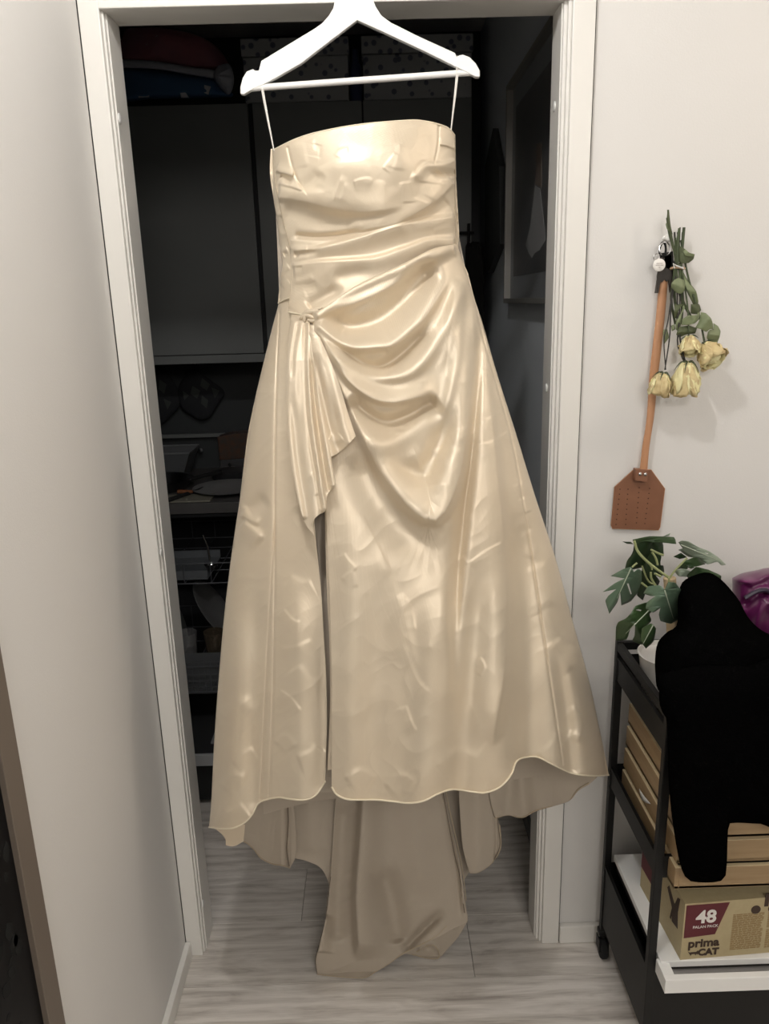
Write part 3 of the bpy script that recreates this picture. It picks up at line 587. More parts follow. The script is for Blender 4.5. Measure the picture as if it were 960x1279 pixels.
cord([(413, 1095), (409, 1120), (406, 1150), (398, 1180), (394, 1200), (396, 1217)], lambda px, py: back_base(px, py)-.004, 'lining_hem', dkc, .0009)
cord([(621, 1000), (622, 1030), (624, 1056), (617, 1074)], lambda px, py: back_base(px, py)-.015, 'lining_seam', dkc, .001)
cord([(341, 188), (344, 225), (349, 255), (356, 285), (362, 310), (364, 335), (363, 355), (360, 390)], lambda px, py: base_depth(px, py)-.0015-1.35*eval_feats(px, py, fb), 'side_seam', MT['seam'], .0009)
cord([(360, 390), (372, 392), (384, 394)], lambda px, py: base_depth(px, py)-.0025-1.35*eval_feats(px, py, fb), 'panel_edge', MT['piping'], .0014)
cord([(567, 172), (568, 200), (567, 240), (568, 280), (570, 318)], lambda px, py: base_depth(px, py)-.0015-1.35*eval_feats(px, py, fb), 'side_seam', MT['seam'], .0008)
cord([(347, 379), (356, 374), (362, 372)], lambda px, py: base_depth(px, py)+.008, 'panel_edge', MT['piping'], .0014)
# hanger loops
for (a, b, c) in (((324, 88), (329, 120), (342, 188)), ((572, 70), (570, 100), (563, 163))):
    for dx in (-.8, .8):
        P = catmull([(a[0]+dx, a[1]), (b[0]+dx, b[1]), c], 24)
        B().tube(atY(P[:, 0], P[:, 1], np.linspace(-.052, -.05, 24)+.0008*np.sin(np.linspace(0, 12, 24)*dx)), .0012, 6).build('hanger_loop', MT['loop'], dress, True)
# ================================================================== HANGER
hang = thing('clothes_hanger', 'white wooden clothes hanger with a trouser bar, dress loops on its notches', 'hanger', atY(450, 20, -.04))
ol = [(418, 0), (416, 10), (410, 20), (402, 29), (392, 36), (326, 76), (323, 88), (318, 88), (316, 86), (308, 89), (303, 97), (300, 108), (300, 117), (304, 118), (316, 111), (326, 107), (345, 97), (376, 79), (446, 25),
      (470, 36), (500, 50), (530, 64), (560, 79), (580, 89), (594, 96), (599, 96), (599, 88), (594, 79), (586, 71), (578, 68), (573, 69), (571, 72), (568, 66), (520, 44), (488, 28), (476, 19), (469, 8), (466, 0), (464, -14), (456, -30), (440, -32), (426, -26), (419, -12)]
yF, yB = -.054, -.042
fr = [atY(p[0], p[1], yF) for p in ol]; c0 = np.mean(fr, axis=0)
bk = [p+np.array([0, yB-yF, 0]) for p in fr]
ho = B().prism([tuple(p) for p in fr], [tuple(p) for p in bk]).build('shoulder_arms', MT['white'], hang)
bv = ho.modifiers.new('b', 'BEVEL'); bv.width = .0022; bv.segments = 3; bv.limit_method = 'ANGLE'; bv.angle_limit = .8
B().tube([atY(303, 111, -.048), atY(596, 90, -.048)], .0055, 16).build('trouser_bar', MT['white'], hang, True)
hk = atY(441, -30, -.048)
B().tube([hk+np.array(v) for v in ((0, 0, -.01), (0, 0, .03), (.002, .0, .04), (.012, .008, .052), (.012, .03, .06), (.002, .052, .055), (-.004, .058, .04))], .0018, 8).build('hook', MT['steel'], hang, True)
# ================================================================== generic px-outline solids
def smooth_poly(P, n=None):
    P = list(P); Q = P[-2:]+P+P[:3]; out = []
    Q = np.array(Q, float)
    for i in range(1, len(Q)-3):
        a, b, c, d = Q[i-1:i+3] if i >= 1 else Q[0:4]
        for t in (0, .33, .66): out.append(.5*((2*b)+(c-a)*t+(2*a-5*b+4*c-d)*t*t+(3*b-a-3*c+d)*t**3))
    return out[3:-3] if False else out
def blade(name, poly, yf, m, parent, thick=.0008, cuts=2, holes=(), smooth=True, label=None):
    if len(poly) > 4:
        q = []
        for i in range(len(poly)):
            a, b, c = np.array(poly[i-1], float), np.array(poly[i], float), np.array(poly[(i+1) % len(poly)], float)
            u, v = a-b, c-b; cs = u@v/(np.linalg.norm(u)*np.linalg.norm(v)+1e-9)
            if cs > -.05: q.append(tuple(b))            # keep tips and notches sharp
            else:
                m_ = (a+c)/2; b2 = b+(b-m_)*.10
                q += [tuple(b2+(a-b)*.30), tuple(b2*.94+(a+c)/2*.06), tuple(b2+(c-b)*.30)]
        poly = q
    """thin curved blade: outline in pixels, depth from yf(px,py)"""
    loops = [[Vector((p[0], p[1], 0)) for p in poly]]+[[Vector((p[0], p[1], 0)) for p in h] for h in holes]
    tr = tessellate_polygon(loops); flat = [v for l in loops for v in l]
    bm = bmesh.new(); vs = [bm.verts.new(v) for v in flat]
    for t in tr:
        try: bm.faces.new([vs[i] for i in t])
        except ValueError: pass
    for _ in range(cuts): bmesh.ops.subdivide_edges(bm, edges=[e for e in bm.edges if e.calc_length() > 3.2], cuts=1, use_grid_fill=True)
    bmesh.ops.triangulate(bm, faces=bm.faces[:])
    bm.verts.index_update()
    pts = np.array([v.co[:2] for v in bm.verts]); P = atY(pts[:, 0], pts[:, 1], yf(pts[:, 0], pts[:, 1]))
    fc = [[v.index for v in f.verts] for f in bm.faces]; bm.free()
    o = mesh(name, P, fc, m, parent, smooth, label)
    bm = bmesh.new(); bm.from_mesh(o.data); bmesh.ops.recalc_face_normals(bm, faces=bm.faces); bm.to_mesh(o.data); bm.free()
    md = o.modifiers.new('s', 'SOLIDIFY'); md.thickness = thick; md.offset = 0
    return o
def slab(name, poly, y0_, y1_, m, parent, bev=0, label=None):
    """outline in pixels placed at depth y0_, extruded straight back to y1_"""
    f = [atY(p[0], p[1], y0_) for p in poly]; b = [p+np.array([0, y1_-y0_, 0]) for p in f]
    o = B().prism([tuple(p) for p in f], [tuple(p) for p in b]).build(name, m, parent, label=label)
    if bev:
        bv = o.modifiers.new('b', 'BEVEL'); bv.width = bev; bv.segments = 2; bv.limit_method = 'ANGLE'
    return o
def pillow(name, poly, yf, thick, m, parent, feats=(), nr=26, seed=3, amt=.004, label=None):
    """closed stuffed shape: outline in px, rounded front and back"""
    P = catmull(list(poly)+[poly[0]], 90)[:-1]; c = P.mean(0); V = []; n = len(P)
    for side in (0, 1):
        for i in range(nr+1):
            k = 1-(i/nr)**1.6 if i < nr else 0
            q = c+(P-c)*k; dist = 1-k
            h = thick/2*np.sqrt(np.clip(1-(1-dist)**4, 0, 1))
            yy = yf(q[:, 0], q[:, 1])
            if side == 0: yy = yy-h-eval_feats(q[:, 0], q[:, 1], feats)-creases(q[:, 0], q[:, 1], amt, seed)*np.clip(dist*4, 0, 1)
            else: yy = yy+h
            V.append(atY(q[:, 0], q[:, 1], yy))
    Fc = []
    for side in (0, 1):
        b0 = side*(nr+1)*n
        for i in range(nr):
            for k in range(n):
                f = (b0+i*n+k, b0+i*n+(k+1) % n, b0+(i+1)*n+(k+1) % n, b0+(i+1)*n+k); Fc.append(f)
    o = mesh(name, np.vstack(V), Fc, m, parent, True, label)
    bm = bmesh.new(); bm.from_mesh(o.data); bmesh.ops.remove_doubles(bm, verts=bm.verts, dist=.0004); bmesh.ops.recalc_face_normals(bm, faces=bm.faces); bm.to_mesh(o.data); bm.free()
    return o
def text(name, body, loc, size, m, parent, rot, ext=.0003, shear=0, bold=0, ax='CENTER'):
    cu = bpy.data.curves.new(name, 'FONT'); cu.body = body; cu.size = size; cu.extrude = ext; cu.align_x = ax; cu.align_y = 'CENTER'; cu.shear = shear; cu.offset = bold; cu.resolution_u = 3
    t = bpy.data.objects.new('tmp_text', cu); COL.objects.link(t); dg = bpy.context.evaluated_depsgraph_get()
    me = bpy.data.meshes.new_from_object(t.evaluated_get(dg)); bpy.data.objects.remove(t); bpy.data.curves.remove(cu)
    me.transform(rot.to_4x4()); me.transform(Matrix.Translation(Vector(loc)-wpos(parent))); me.name = name
    me.materials.clear(); me.materials.append(m)
    o = bpy.data.objects.new(name, me); COL.objects.link(o); o.parent = parent; return o
# ================================================================== FLY SWATTER, KEY RING, ROSES
WY = .012
MT['paddle'] = mat('brown_leather', srgb(130, 88, 64), .55, noise=(30, .4, srgb(114, 74, 52)), bump=(500, .2, .0006))
MT['paddle_edge'] = mat('pale_leather_edge', srgb(190, 140, 100), .6)
MT['stick'] = mat('beech_wood', srgb(190, 142, 106), .45, noise=(8, .5, srgb(172, 122, 86)), stretch=(14, 14, 1))
MT['dleather'] = mat('dark_leather', (.03, .024, .02), .5, bump=(200, .3, .001))
MT['brass'] = mat('dull_metal', (.4, .38, .34), .35, metal=1)
MT['hole'] = mat('perforation_dark', (.05, .02, .01), .9)
sw = thing('fly_swatter', 'brown leather fly swatter with long wooden handle hanging on the wall', 'fly swatter', atY(797, 625, WY-.01))
hp = catmull([(831, 318), (824, 400), (816, 470), (812, 520), (806, 560), (803, 592)], 40)
Hc = atY(hp[:, 0], hp[:, 1], WY-.016); wv = np.interp(np.linspace(0, 1, 40), [0, .15, .5, .8, 1], [.0075, .0088, .0092, .0072, .0082])
hb_ = B(); n = 12
V = []; Fc = []
for i in range(40):
    for k in range(n):
        a = 2*PI*k/n; V.append(Hc[i]+np.array([wv[i]*math.cos(a), .0042*math.sin(a), 0]))
for i in range(39):
    for k in range(n): Fc.append((i*n+k, i*n+(k+1) % n, (i+1)*n+(k+1) % n, (i+1)*n+k))
Fc += [tuple(range(n)), tuple(39*n+k for k in range(n))]
hb_.add(V, Fc).build('handle', MT['stick'], sw, True)
slab('leather_sleeve', [(824, 322), (838, 318), (839, 345), (837, 362), (835, 350), (832, 352), (830, 349), (826, 353), (823, 347), (820, 366), (820, 345)], WY-.023, WY-.021, MT['dleather'], sw)
slab('leather_sleeve', [(820, 366), (823, 345), (826, 322), (830, 322), (826, 345), (822, 366)], WY-.024, WY-.011, MT['dleather'], sw)
pad = [(792, 586), (813, 587), (830, 610.5), (824, 658), (822, 662), (765, 660), (763, 656), (767.5, 608.5)]
slab('paddle', pad, WY-.008, WY-.0045, MT['paddle'], sw, bev=.0008)
slab('paddle_edge', [((p[0]-797)*1.012+797, (p[1]-624)*1.012+624) for p in pad], WY-.0072, WY-.0055, MT['paddle_edge'], sw)
slab('tab', [(793.5, 586), (810, 587), (808, 602), (793, 600.5)], WY-.024, WY-.0085, MT['paddle'], sw, bev=.0006)
for (px, py) in ((799, 592), (805.5, 592.5)):
    c = atY(px, py, WY-.025); B().lathe([(0, -.0016), (.0022, -.0014), (.0035, -.0004), (.0037, .0008)], c, 14, 'Y').build('rivet', MT['steel'], sw, True)
pb = B()
for (xs, xe, y_0, cnt) in ((774, 769, 611, 8), (784, 781, 611, 8), (798, 794.5, 609, 8), (811, 805, 610, 8)):
    for k in range(cnt):
        t = k/7; c = atY(xs+(xe-xs)*t, y_0+44*t, WY-.0084); pb.lathe([(0, -.0003), (.0013, -.0003), (.0013, .0003)], c, 8, 'Y')
o = pb.build('perforations', MT['hole'], sw); o['kind'] = 'stuff'
hkt = thing('wall_hook', 'small white round hook above the swatter handle', 'hook', atY(829.5, 298, WY))
c = atY(829.5, 298, WY)
B().lathe([(0.0045, 0), (.003, -.004), (.003, -.014), (.006, -.018), (.0078, -.023), (.006, -.028), (0, -.030)], c, 18, 'Y').build('knob', MT['white'], hkt, True)
kr = thing('key_ring', 'silver key ring with white round tag and black strap on the wall hook', 'key ring', atY(828, 313, WY-.02))
c = atY(830, 311, WY-.022)
B().tube([c+np.array([.0105*math.cos(a), .002*math.sin(3*a), .0125*math.sin(a)]) for a in np.linspace(0, 2*PI, 28, endpoint=False)], .0013, 8, closed=True).build('ring', MT['steel'], kr, True)
B().tube([c+np.array([-.003+.006*math.cos(a), .003, -.002+.014*math.sin(a)]) for a in np.linspace(0, 2*PI, 24, endpoint=False)], .0022, 8, closed=True).build('strap', MT['blackmatte'], kr, True)
c2 = atY(820, 321, WY-.024)
B().tube([c2+np.array([.006*math.cos(a), .001, .006*math.sin(a)]) for a in np.linspace(0, 2*PI, 20, endpoint=False)], .0009, 6, closed=True).build('ring', MT['steel'], kr, True)
slab('strap', [(826, 316), (840, 314), (841, 326), (836, 336), (829, 334)], WY-.023, WY-.018, MT['blackmatte'], kr)
slab('strap', [(832, 332), (842, 326), (841, 352), (836, 366), (834, 350)], WY-.020, WY-.018, MT['dleather'], kr)
ct = atY(823, 331, WY-.030)
tagp = B().lathe([(0, -.0012), (.0108, -.0012), (.0118, -.0004), (.0118, .0006), (0, .0008)], ct, 28, 'Y').build('round_tag', mat('white_tag', (.82, .8, .76), .4), kr, True)
tm = mat('tag_print', (.35, .3, .28), .7); tb = B()
for k, (w, dz) in enumerate(((.006, .0028), (.0072, -.0004), (.0012, -.0042))):
    x = -w
    while x < w-.0005:
        ww = random.uniform(.0007, .0014); tb.box((ct[0]+x, ct[1]-.0015, ct[2]+dz-.0007), (ct[0]+x+ww, ct[1]-.0012, ct[2]+dz+.0007)); x += ww+.0005
tb.build('tag_print', tm, kr)
# roses
MT['petal'] = mat('dried_petal', srgb(236, 230, 182), .65, noise=(60, .5, srgb(220, 208, 152)), bump=(160, .4, .001))
MT['petal2'] = mat('dried_petal_brown', srgb(214, 198, 150), .65, noise=(60, .6, srgb(176, 148, 104)), bump=(160, .4, .001))
MT['rleaf'] = mat('dried_rose_leaf', srgb(124, 134, 100), .6, noise=(60, .5, srgb(100, 112, 80)), bump=(120, .3, .001))
MT['rleafd'] = mat('dark_dried_leaf', srgb(78, 86, 56), .6, noise=(60, .5, srgb(60, 66, 44)))
MT['rstem'] = mat('dried_stem', srgb(70, 82, 52), .6, noise=(40, .5, srgb(40, 44, 34)))
MT['dstem'] = mat('dark_dried_stem', srgb(38, 36, 32), .6)
ro = thing('dried_rose_bunch', 'upside-down bunch of dried cream roses with grey green leaves tied on the wall', 'dried flowers', atY(846, 345, WY))
def rose(px, py, L, R, tilt, mm, open_=0, seed=0):
    rs = np.random.RandomState(seed); c = atY(px, py, -.045); rot = Matrix.Rotation(tilt[0], 3, 'X') @ Matrix.Rotation(tilt[1], 3, 'Y')
    core = B().lathe([(.001, .5*L), (.55*R, .42*L), (.78*R, .1*L), (.72*R, -.2*L), (.5*R, -.42*L), (.15*R, -.5*L), (.01*R, -.42*L)], c, 18, 'Z', rot).build('rose_head', mm, ro, True)
    for k in range(11):
        a0 = k*2.4+rs.rand(); w = rs.uniform(.8, 1.15)*(1 if k < 7 else .8); lay = 1-.07*(k % 3); nu, nv = 9, 9; V = []
        top = .5*L; bot = -.5*L*rs.uniform(.8, 1.08)
        for j in range(nv):
            v = j/(nv-1)
            for i in range(nu):
                u = i/(nu-1)*2-1; ww = w*math.sin(PI*(.12+.70*v))**.7
                r = R*lay*(.18+.86*math.sin(PI*min(1, (.06+.62*v)))**.8)*(1+.10*abs(u)**2)
                r += R*(.10+.35*open_)*max(0, v-.75)*4*(.5+.5*math.sin(3*u+k)); r += R*.06*rs.randn()*(v > .3)
                z = top+(bot-top)*v+.06*L*abs(u)**2*(1 if v > .6 else 0)
                p = rot @ Vector((r*math.cos(a0+u*ww), r*math.sin(a0+u*ww), z)); V.append(np.array(p)+c)
        o = mesh('petal', V, gridfaces(nv, nu), mm if rs.rand() < .6 else MT['petal2' if mm is MT['petal'] else 'petal'], core, True)
        md = o.modifiers.new('s', 'SOLIDIFY'); md.thickness = .0006
    for k in range(5):
        a = k*1.256+.4; P = []
        for t in np.linspace(0, 1, 6): P.append(np.array(rot @ Vector((R*(.15+.85*t)*math.cos(a), R*(.15+.85*t)*math.sin(a), .5*L+.10*L*math.sin(PI*t)-.25*L*t)))+c)
        B().tube(P, [.0016, .0018, .0016, .0012, .0008, .0003], 5).build('sepal', MT['rstem'], core, True)
    return c+np.array(rot @ Vector((0, 0, .5*L)))
tops = [rose(825, 480, .046, .019, (.15, .1), MT['petal'], .1, 1), rose(857, 473, .066, .024, (.1, -.05), MT['petal'], .35, 2),
        rose(861, 431, .036, .018, (-.5, .1), MT['petal'], .1, 3), rose(886, 441, .044, .024, (-.7, -.4), MT['petal'], .6, 4)]
stems = [([(849, 284), (846, 330), (838, 380), (836, 420), (830, 462)], .0013), ([(842, 290), (845, 340), (846, 390), (850, 430), (855, 450)], .0016), ([(852, 290), (850, 340), (848, 400), (846, 430), (854, 452)], .0014),
         ([(846, 290), (852, 340), (858, 380), (860, 415)], .0016), ([(850, 300), (860, 350), (872, 390), (880, 430)], .002), ([(843, 320), (838, 370), (834, 400), (829, 425), (831, 462)], .0011)]
for k, (p, r_) in enumerate(stems):
    P = catmull(p, 24); yy = np.linspace(-.012, -.042, 24)
    B().tube(atY(P[:, 0], P[:, 1], yy), r_, 7).build('stem', MT['dstem' if k in (0, 1, 2, 5) else 'rstem'], ro, True)
for k, (p, r_) in enumerate((([(834, 262), (836, 285), (840, 305), (845, 335)], .0022), ([(833, 272), (836, 292), (843, 318)], .0028), ([(848, 285), (846, 305), (846, 335)], .0028), ([(854, 284), (852, 305), (849, 338)], .0032), ([(843, 297), (844, 330)], .0024),
                             ([(842, 330), (850, 370), (862, 395)], .0034), ([(846, 330), (858, 360), (870, 385)], .0038), ([(842, 330), (842, 370), (846, 400)], .003), ([(848, 330), (852, 375), (850, 405)], .0034), ([(841, 345), (838, 375), (843, 405)], .0028))):
    P = catmull(p, 16); B().tube(atY(P[:, 0], P[:, 1], -.016-.0025*(k % 3)), [r_*(1-.35*abs(i/15-.4)) for i in range(16)], 8).build('stem', MT['rstem'], ro, True)
c = atY(846, 335, -.016)
B().tube([c+np.array([.013*math.cos(a), .011*math.sin(a), .0012*math.sin(2*a)]) for a in np.linspace(0, 2*PI, 24, endpoint=False)], .002, 6, closed=True).build('tie', mat('string', srgb(190, 160, 130), .8), ro, True)
B().tube([c+np.array([-.01, -.01, 0]), c+np.array([-.014, -.014, .008]), c+np.array([-.008, -.014, .004]), c+np.array([.006, -.014, -.001])], .0014, 6).build('tie', MT['white'], ro, True)
k1 = lambda P: [(815+x/8.727, 255+y_/8.727) for x, y_ in P]
k2 = lambda P: [(800+x/8, 380+y_/8) for x, y_ in P]
lvs = [(k1([(305, 460), (350, 490), (400, 530), (455, 545), (440, 600), (390, 640), (320, 645), (260, 610), (250, 500)]), 'rleafd'), (k1([(310, 460), (350, 490), (400, 530), (455, 545), (440, 570), (360, 565), (330, 520)]), 'rleaf'),
       (k1([(200, 870), (235, 825), (280, 805), (335, 830), (350, 890), (340, 950), (300, 980), (250, 960), (205, 910)]), 'rleaf'), (k1([(160, 60), (180, 120), (195, 240), (215, 330), (180, 290), (150, 190)]), 'rleafd'), (k1([(140, 220), (155, 190), (175, 250), (178, 300), (150, 265)]), 'rleaf'),
       (k1([(330, 740), (380, 830), (470, 950), (495, 1050), (490, 1090), (430, 1070), (380, 960), (340, 850)]), 'rleaf'),
       (k2([(405, 210), (415, 150), (470, 115), (560, 105), (575, 60), (590, 90), (580, 150), (540, 190), (480, 205)]), 'rleaf'), (k2([(600, 80), (650, 90), (700, 140), (720, 200), (725, 250), (690, 250), (650, 275), (600, 250), (545, 235), (570, 190), (590, 140)]), 'rleaf'),
       (k2([(725, 190), (770, 220), (795, 270), (785, 330), (765, 380), (750, 430), (700, 390), (660, 340), (670, 280), (690, 255), (728, 255)]), 'rleaf'), (k2([(690, 255), (728, 250), (735, 300), (700, 320)]), 'rleafd'),
       (k2([(430, 5), (400, 80), (350, 170), (350, 250), (375, 270), (400, 200), (410, 100), (440, 40)]), 'rleaf'), (k2([(380, 230), (480, 215), (560, 240), (540, 290), (460, 300), (380, 330), (355, 300)]), 'rleafd'),
       (k2([(225, 260), (260, 250), (280, 330), (240, 390), (225, 400)]), 'rleaf'), (k2([(300, 215), (340, 200), (345, 250), (310, 270)]), 'rleaf'), (k2([(335, 0), (420, 0), (380, 60), (350, 140), (330, 120)]), 'rleafd'), (k2([(500, 0), (580, 0), (600, 60), (560, 100), (500, 90)]), 'rleafd')]
for k, (p, mk) in enumerate(lvs):
    cx = np.mean([q[0] for q in p]); cy = np.mean([q[1] for q in p]); d0 = -.028-.004*(k % 4)-(.012 if k in (6, 7, 8, 2) else 0)
    blade('leaf', p, lambda x, y_, cx=cx, cy=cy, d0=d0, k=k: d0+.0009*np.abs((x-cx)*math.cos(k)+(y_-cy)*math.sin(k))-.0004*((x-cx)*math.sin(k*2)), MT[mk], ro, .0006, cuts=2)
# ================================================================== UTILITY CART and its load
BK = MT['black']
CX0, CX1, CY0, CY1 = .507, .98, -.336, -.029
cart = thing('utility_cart', 'black metal three-tier utility cart on castors by the right wall', 'cart', (.74, -.18, 0))
for (x, y_) in ((CX0, CY0), (CX0, CY1-.016), (CX1-.016, CY0), (CX1-.016, CY1-.016)):
    B().box((x, y_, .075), (x+.016, y_+.016, .835), bev=.0015).build('post', BK, cart)
    cx, cy = x+.008, y_+.008
    cs = B().box((cx-.012, cy-.011, .062), (cx+.012, cy+.011, .076), bev=.003).lathe([(.007, .05), (.007, .065)], (cx, cy, 0), 12).box((cx-.012, cy-.016, .02), (cx-.009, cy+.012, .055), bev=.001).box((cx+.009, cy-.016, .02), (cx+.012, cy+.012, .055), bev=.001).build('castor', BK, cart)
    wl = B().lathe([(.006, -.009), (.022, -.008), (.0245, -.005), (.0245, .005), (.022, .008), (.006, .009)], (cx, cy-.006, .0245), 24, 'X').build('wheel', MT['blackmatte'], cs, True)
rb = B()
for z in (.815,):
    for (a, b) in (((CX0, CY0+.016, z), (CX0+.012, CY1-.016, z+.018)), ((CX1-.012, CY0+.016, z), (CX1, CY1-.016, z+.018)), ((CX0+.016, CY1-.014, z), (CX1-.016, CY1-.002, z+.018)), ((CX0+.016, CY0+.002, z), (CX1-.016, CY0+.014, z+.018))):
        B().box(a, b, bev=.001).build('rail', BK, cart)
def tier(z0, h, nm='tray'):
    b = B(); t = .0016
    b.box((CX0+.004, CY0+.004, z0), (CX1-.004, CY1-.004, z0+t))
    b.box((CX0+.003, CY0+.016, z0), (CX0+.003+t, CY1-.016, z0+h)).box((CX1-.003-t, CY0+.016, z0), (CX1-.003, CY1-.016, z0+h))
    b.box((CX0+.016, CY0+.003, z0), (CX1-.016, CY0+.003+t, z0+h)).box((CX0+.016, CY1-.003-t, z0), (CX1-.016, CY1-.003, z0+h))
    b.box((CX0+.001, CY0+.016, z0+h-.006), (CX0+.008, CY1-.016, z0+h)).box((CX0+.016, CY0+.001, z0+h-.006), (CX1-.016, CY0+.008, z0+h))
    return b.build(nm, BK, cart)
tier(.745, .055); tier(.478, .05); tier(.095, .167)
# stacked wooden trays
MT['bam'] = mat('pale_bamboo', srgb(156, 132, 98), .45, noise=(6, .5, srgb(130, 104, 72)), stretch=(1, 1, 18))
MT['bame'] = mat('bamboo_top_edge', srgb(206, 188, 152), .45)
def wtray(i):
    z = .480+.055*i; x0, y0_, x1, y1 = .532+.002*i, CY0-.03+.003*(i % 2), .93, -.052
    pos = ['bottom', 'second from the bottom', 'third from the bottom', 'topmost'][i]
    lab = {0: 'lowest of four stacked pale wooden trays on the middle cart shelf', 1: 'pale wooden tray resting directly on the lowest tray of the cart stack', 2: 'pale wooden tray third from the bottom of the cart stack', 3: 'topmost pale wooden tray of the stack under the upper cart shelf'}[i]
    t = thing('wooden_tray', lab, 'tray', ((x0+x1)/2, (y0_+y1)/2, z), 'wooden trays stacked on the cart')
    h = .046; w = .009
    B().box((x0, y0_, z+.0015), (x1, y1, z+.006)).build('bottom_board', MT['bam'], t)
    for (a, b) in (((x0, y0_, z), (x0+w, y1, z+h)), ((x1-w, y0_, z), (x1, y1, z+h)), ((x0+w, y0_, z), (x1-w, y0_+w, z+h)), ((x0+w, y1-w, z), (x1-w, y1, z+h))):
        sd = B().box(a, b, bev=.0008).build('side_board', MT['bam'], t)
        B().box((a[0]+.0005, a[1]+.0005, b[2]-.0004), (b[0]-.0005, b[1]-.0005, b[2]+.0008)).build('top_edge', MT['bame'], sd)
for i in range(4): wtray(i)
nap = thing('paper_napkin', 'crumpled white paper tip poking out over the lowest wooden tray side', 'napkin', (.528, -.17, .528))
blade('paper', [(798, 985), (803, 993), (812, 1004), (807, 1003), (801, 998)], lambda x, y_: -.17-(x-798)*.004, MT['white'], nap, .0008, 1)
# white tray board, frame drawer and carton
wf = thing('drawer_insert', 'white lacquered drawer insert jutting out of the cart under the cardboard carton', 'drawer', (.72, -.2, .262))
B().box((.526, -.352, .284), (.93, -.05, .298), bev=.001).build('top_board', MT['white'], wf)
B().box((.530, -.335, .262), (.93, -.06, .284)).build('base_panel', MT['black'], wf)
FX0, FY0, FZ0, FZ1 = .521, -.391, .2625, .294
gb = mat('grey_board', (.25, .24, .23), .6)
for (a, b, nm) in (((FX0, FY0, FZ0), (.93, FY0+.014, FZ1), 'front_bar'), ((FX0, FY0+.014, FZ0), (FX0+.022, CY0-.004, FZ1), 'side_bar'), ((FX0+.022, FY0+.014, FZ0), (.93, -.345, FZ0+.010), 'inner_panel')):
    B().box(a, b, bev=.001).build(nm, gb if nm == 'inner_panel' else MT['white'], wf)
MT['kraft'] = mat('kraft_carton', srgb(178, 164, 128), .6, noise=(120, .3, srgb(164, 148, 112)))
MT['maroon'] = mat('maroon_print', srgb(88, 24, 34), .6); MT['print'] = mat('dark_brown_print', srgb(60, 44, 34), .7); MT['pwhite'] = mat('white_print', (.75, .74, .7), .6)
cx = thing('cardboard_box', 'beige cat food carton with maroon 48 print on the bottom tier', 'box', (.72, -.25, .3))
BZ = .2985; ca = math.radians(3.2)
P0 = atZ(849, 1199, BZ); R3 = Matrix.Rotation(ca, 3, 'Z')
def L2W(x, y_, z): v = R3 @ Vector((x, y_, z)); return np.array([P0[0]+v.x, P0[1]+v.y, BZ+v.z])
def lbox(b, a, c_): 
    V = [L2W(x, y_, z) for x in (a[0], c_[0]) for y_ in (a[1], c_[1]) for z in (a[2], c_[2])]
    return b.add(V, [(0, 1, 3, 2), (4, 6, 7, 5), (0, 4, 5, 1), (2, 3, 7, 6), (0, 2, 6, 4), (1, 5, 7, 3)])
BH, BW, BD = .132, .34, .20
lbox(B(), (0, 0, 0), (BW, BD, BH)).build('carton', MT['kraft'], cx)
lbox(B(), (.168, -.0004, .112), (.262, .001, .136)).build('hand_slot_flap', mat('kraft_shade', srgb(170, 150, 108), .7), cx)
lbox(B(), (.158, -.0008, .112), (.166, .001, .142)).build('hand_slot', MT['print'], cx)
RF = R3 @ Matrix.Rotation(PI/2, 3, 'X')
def fp(pts, nm, m, y_=-.0006):
    f = [tuple(L2W(x, y_, z)) for x, z in pts]; b = [tuple(L2W(x, .0002, z)) for x, z in pts]; return B().prism(f, b).build(nm, m, cx)
fp([(.003, .052), (.065, .056), (.088, .128), (.003, .128)], 'maroon_label', MT['maroon'])
def ftext(s, x, z, size, m, **k): return text('lettering', s, L2W(x, -.0009, z), size, m, cx, RF, **k)
ftext('48', .044, .098, .040, MT['pwhite'], bold=.0012)
ftext('PALAN PACK', .044, .076, .0085, MT['pwhite'])
ftext('prima', .044, .037, .027, MT['print'], bold=.0008); ftext('CAT', .055, .0145, .021, MT['print'], bold=.0010)
fp([(.018, .016), (.021, .0165), (.031, .0165), (.034, .020), (.036, .015), (.034, .010), (.031, .012), (.030, .008), (.028, .012), (.022, .012), (.020, .008), (.018, .012), (.014, .019)], 'cat_mark', MT['print'])
sq = B()
for bx0, bx1, bz0, bz1 in ((.098, .16, .014, .098), (.168, .236, .062, .098), (.168, .236, .012, .056), (.244, .31, .012, .098)):
    z = bz1
    while z > bz0:
        x = bx0
        while x < bx1-.004:
            w = random.uniform(.004, .014); w = min(w, bx1-x); lbox(sq, (x, -.0006, z-.0013), (x+w, .0002, z)); x += w+.0016
        z -= .0034
o = sq.build('fine_print', mat('fine_print_brown', srgb(140, 112, 70), .7), cx); o['kind'] = 'stuff'
for x in (.142, .176, .236):
    f = [tuple(L2W(x+.0095*math.cos(a), -.0008, .112+.0+.0095*math.sin(a)-.006)) for a in np.linspace(0, 2*PI, 20, endpoint=False)]; b = [tuple(np.array(p)+[0, .001, 0]) for p in f]
    if x < .2: B().prism(f, b).build('round_mark', MT['print'], cx)
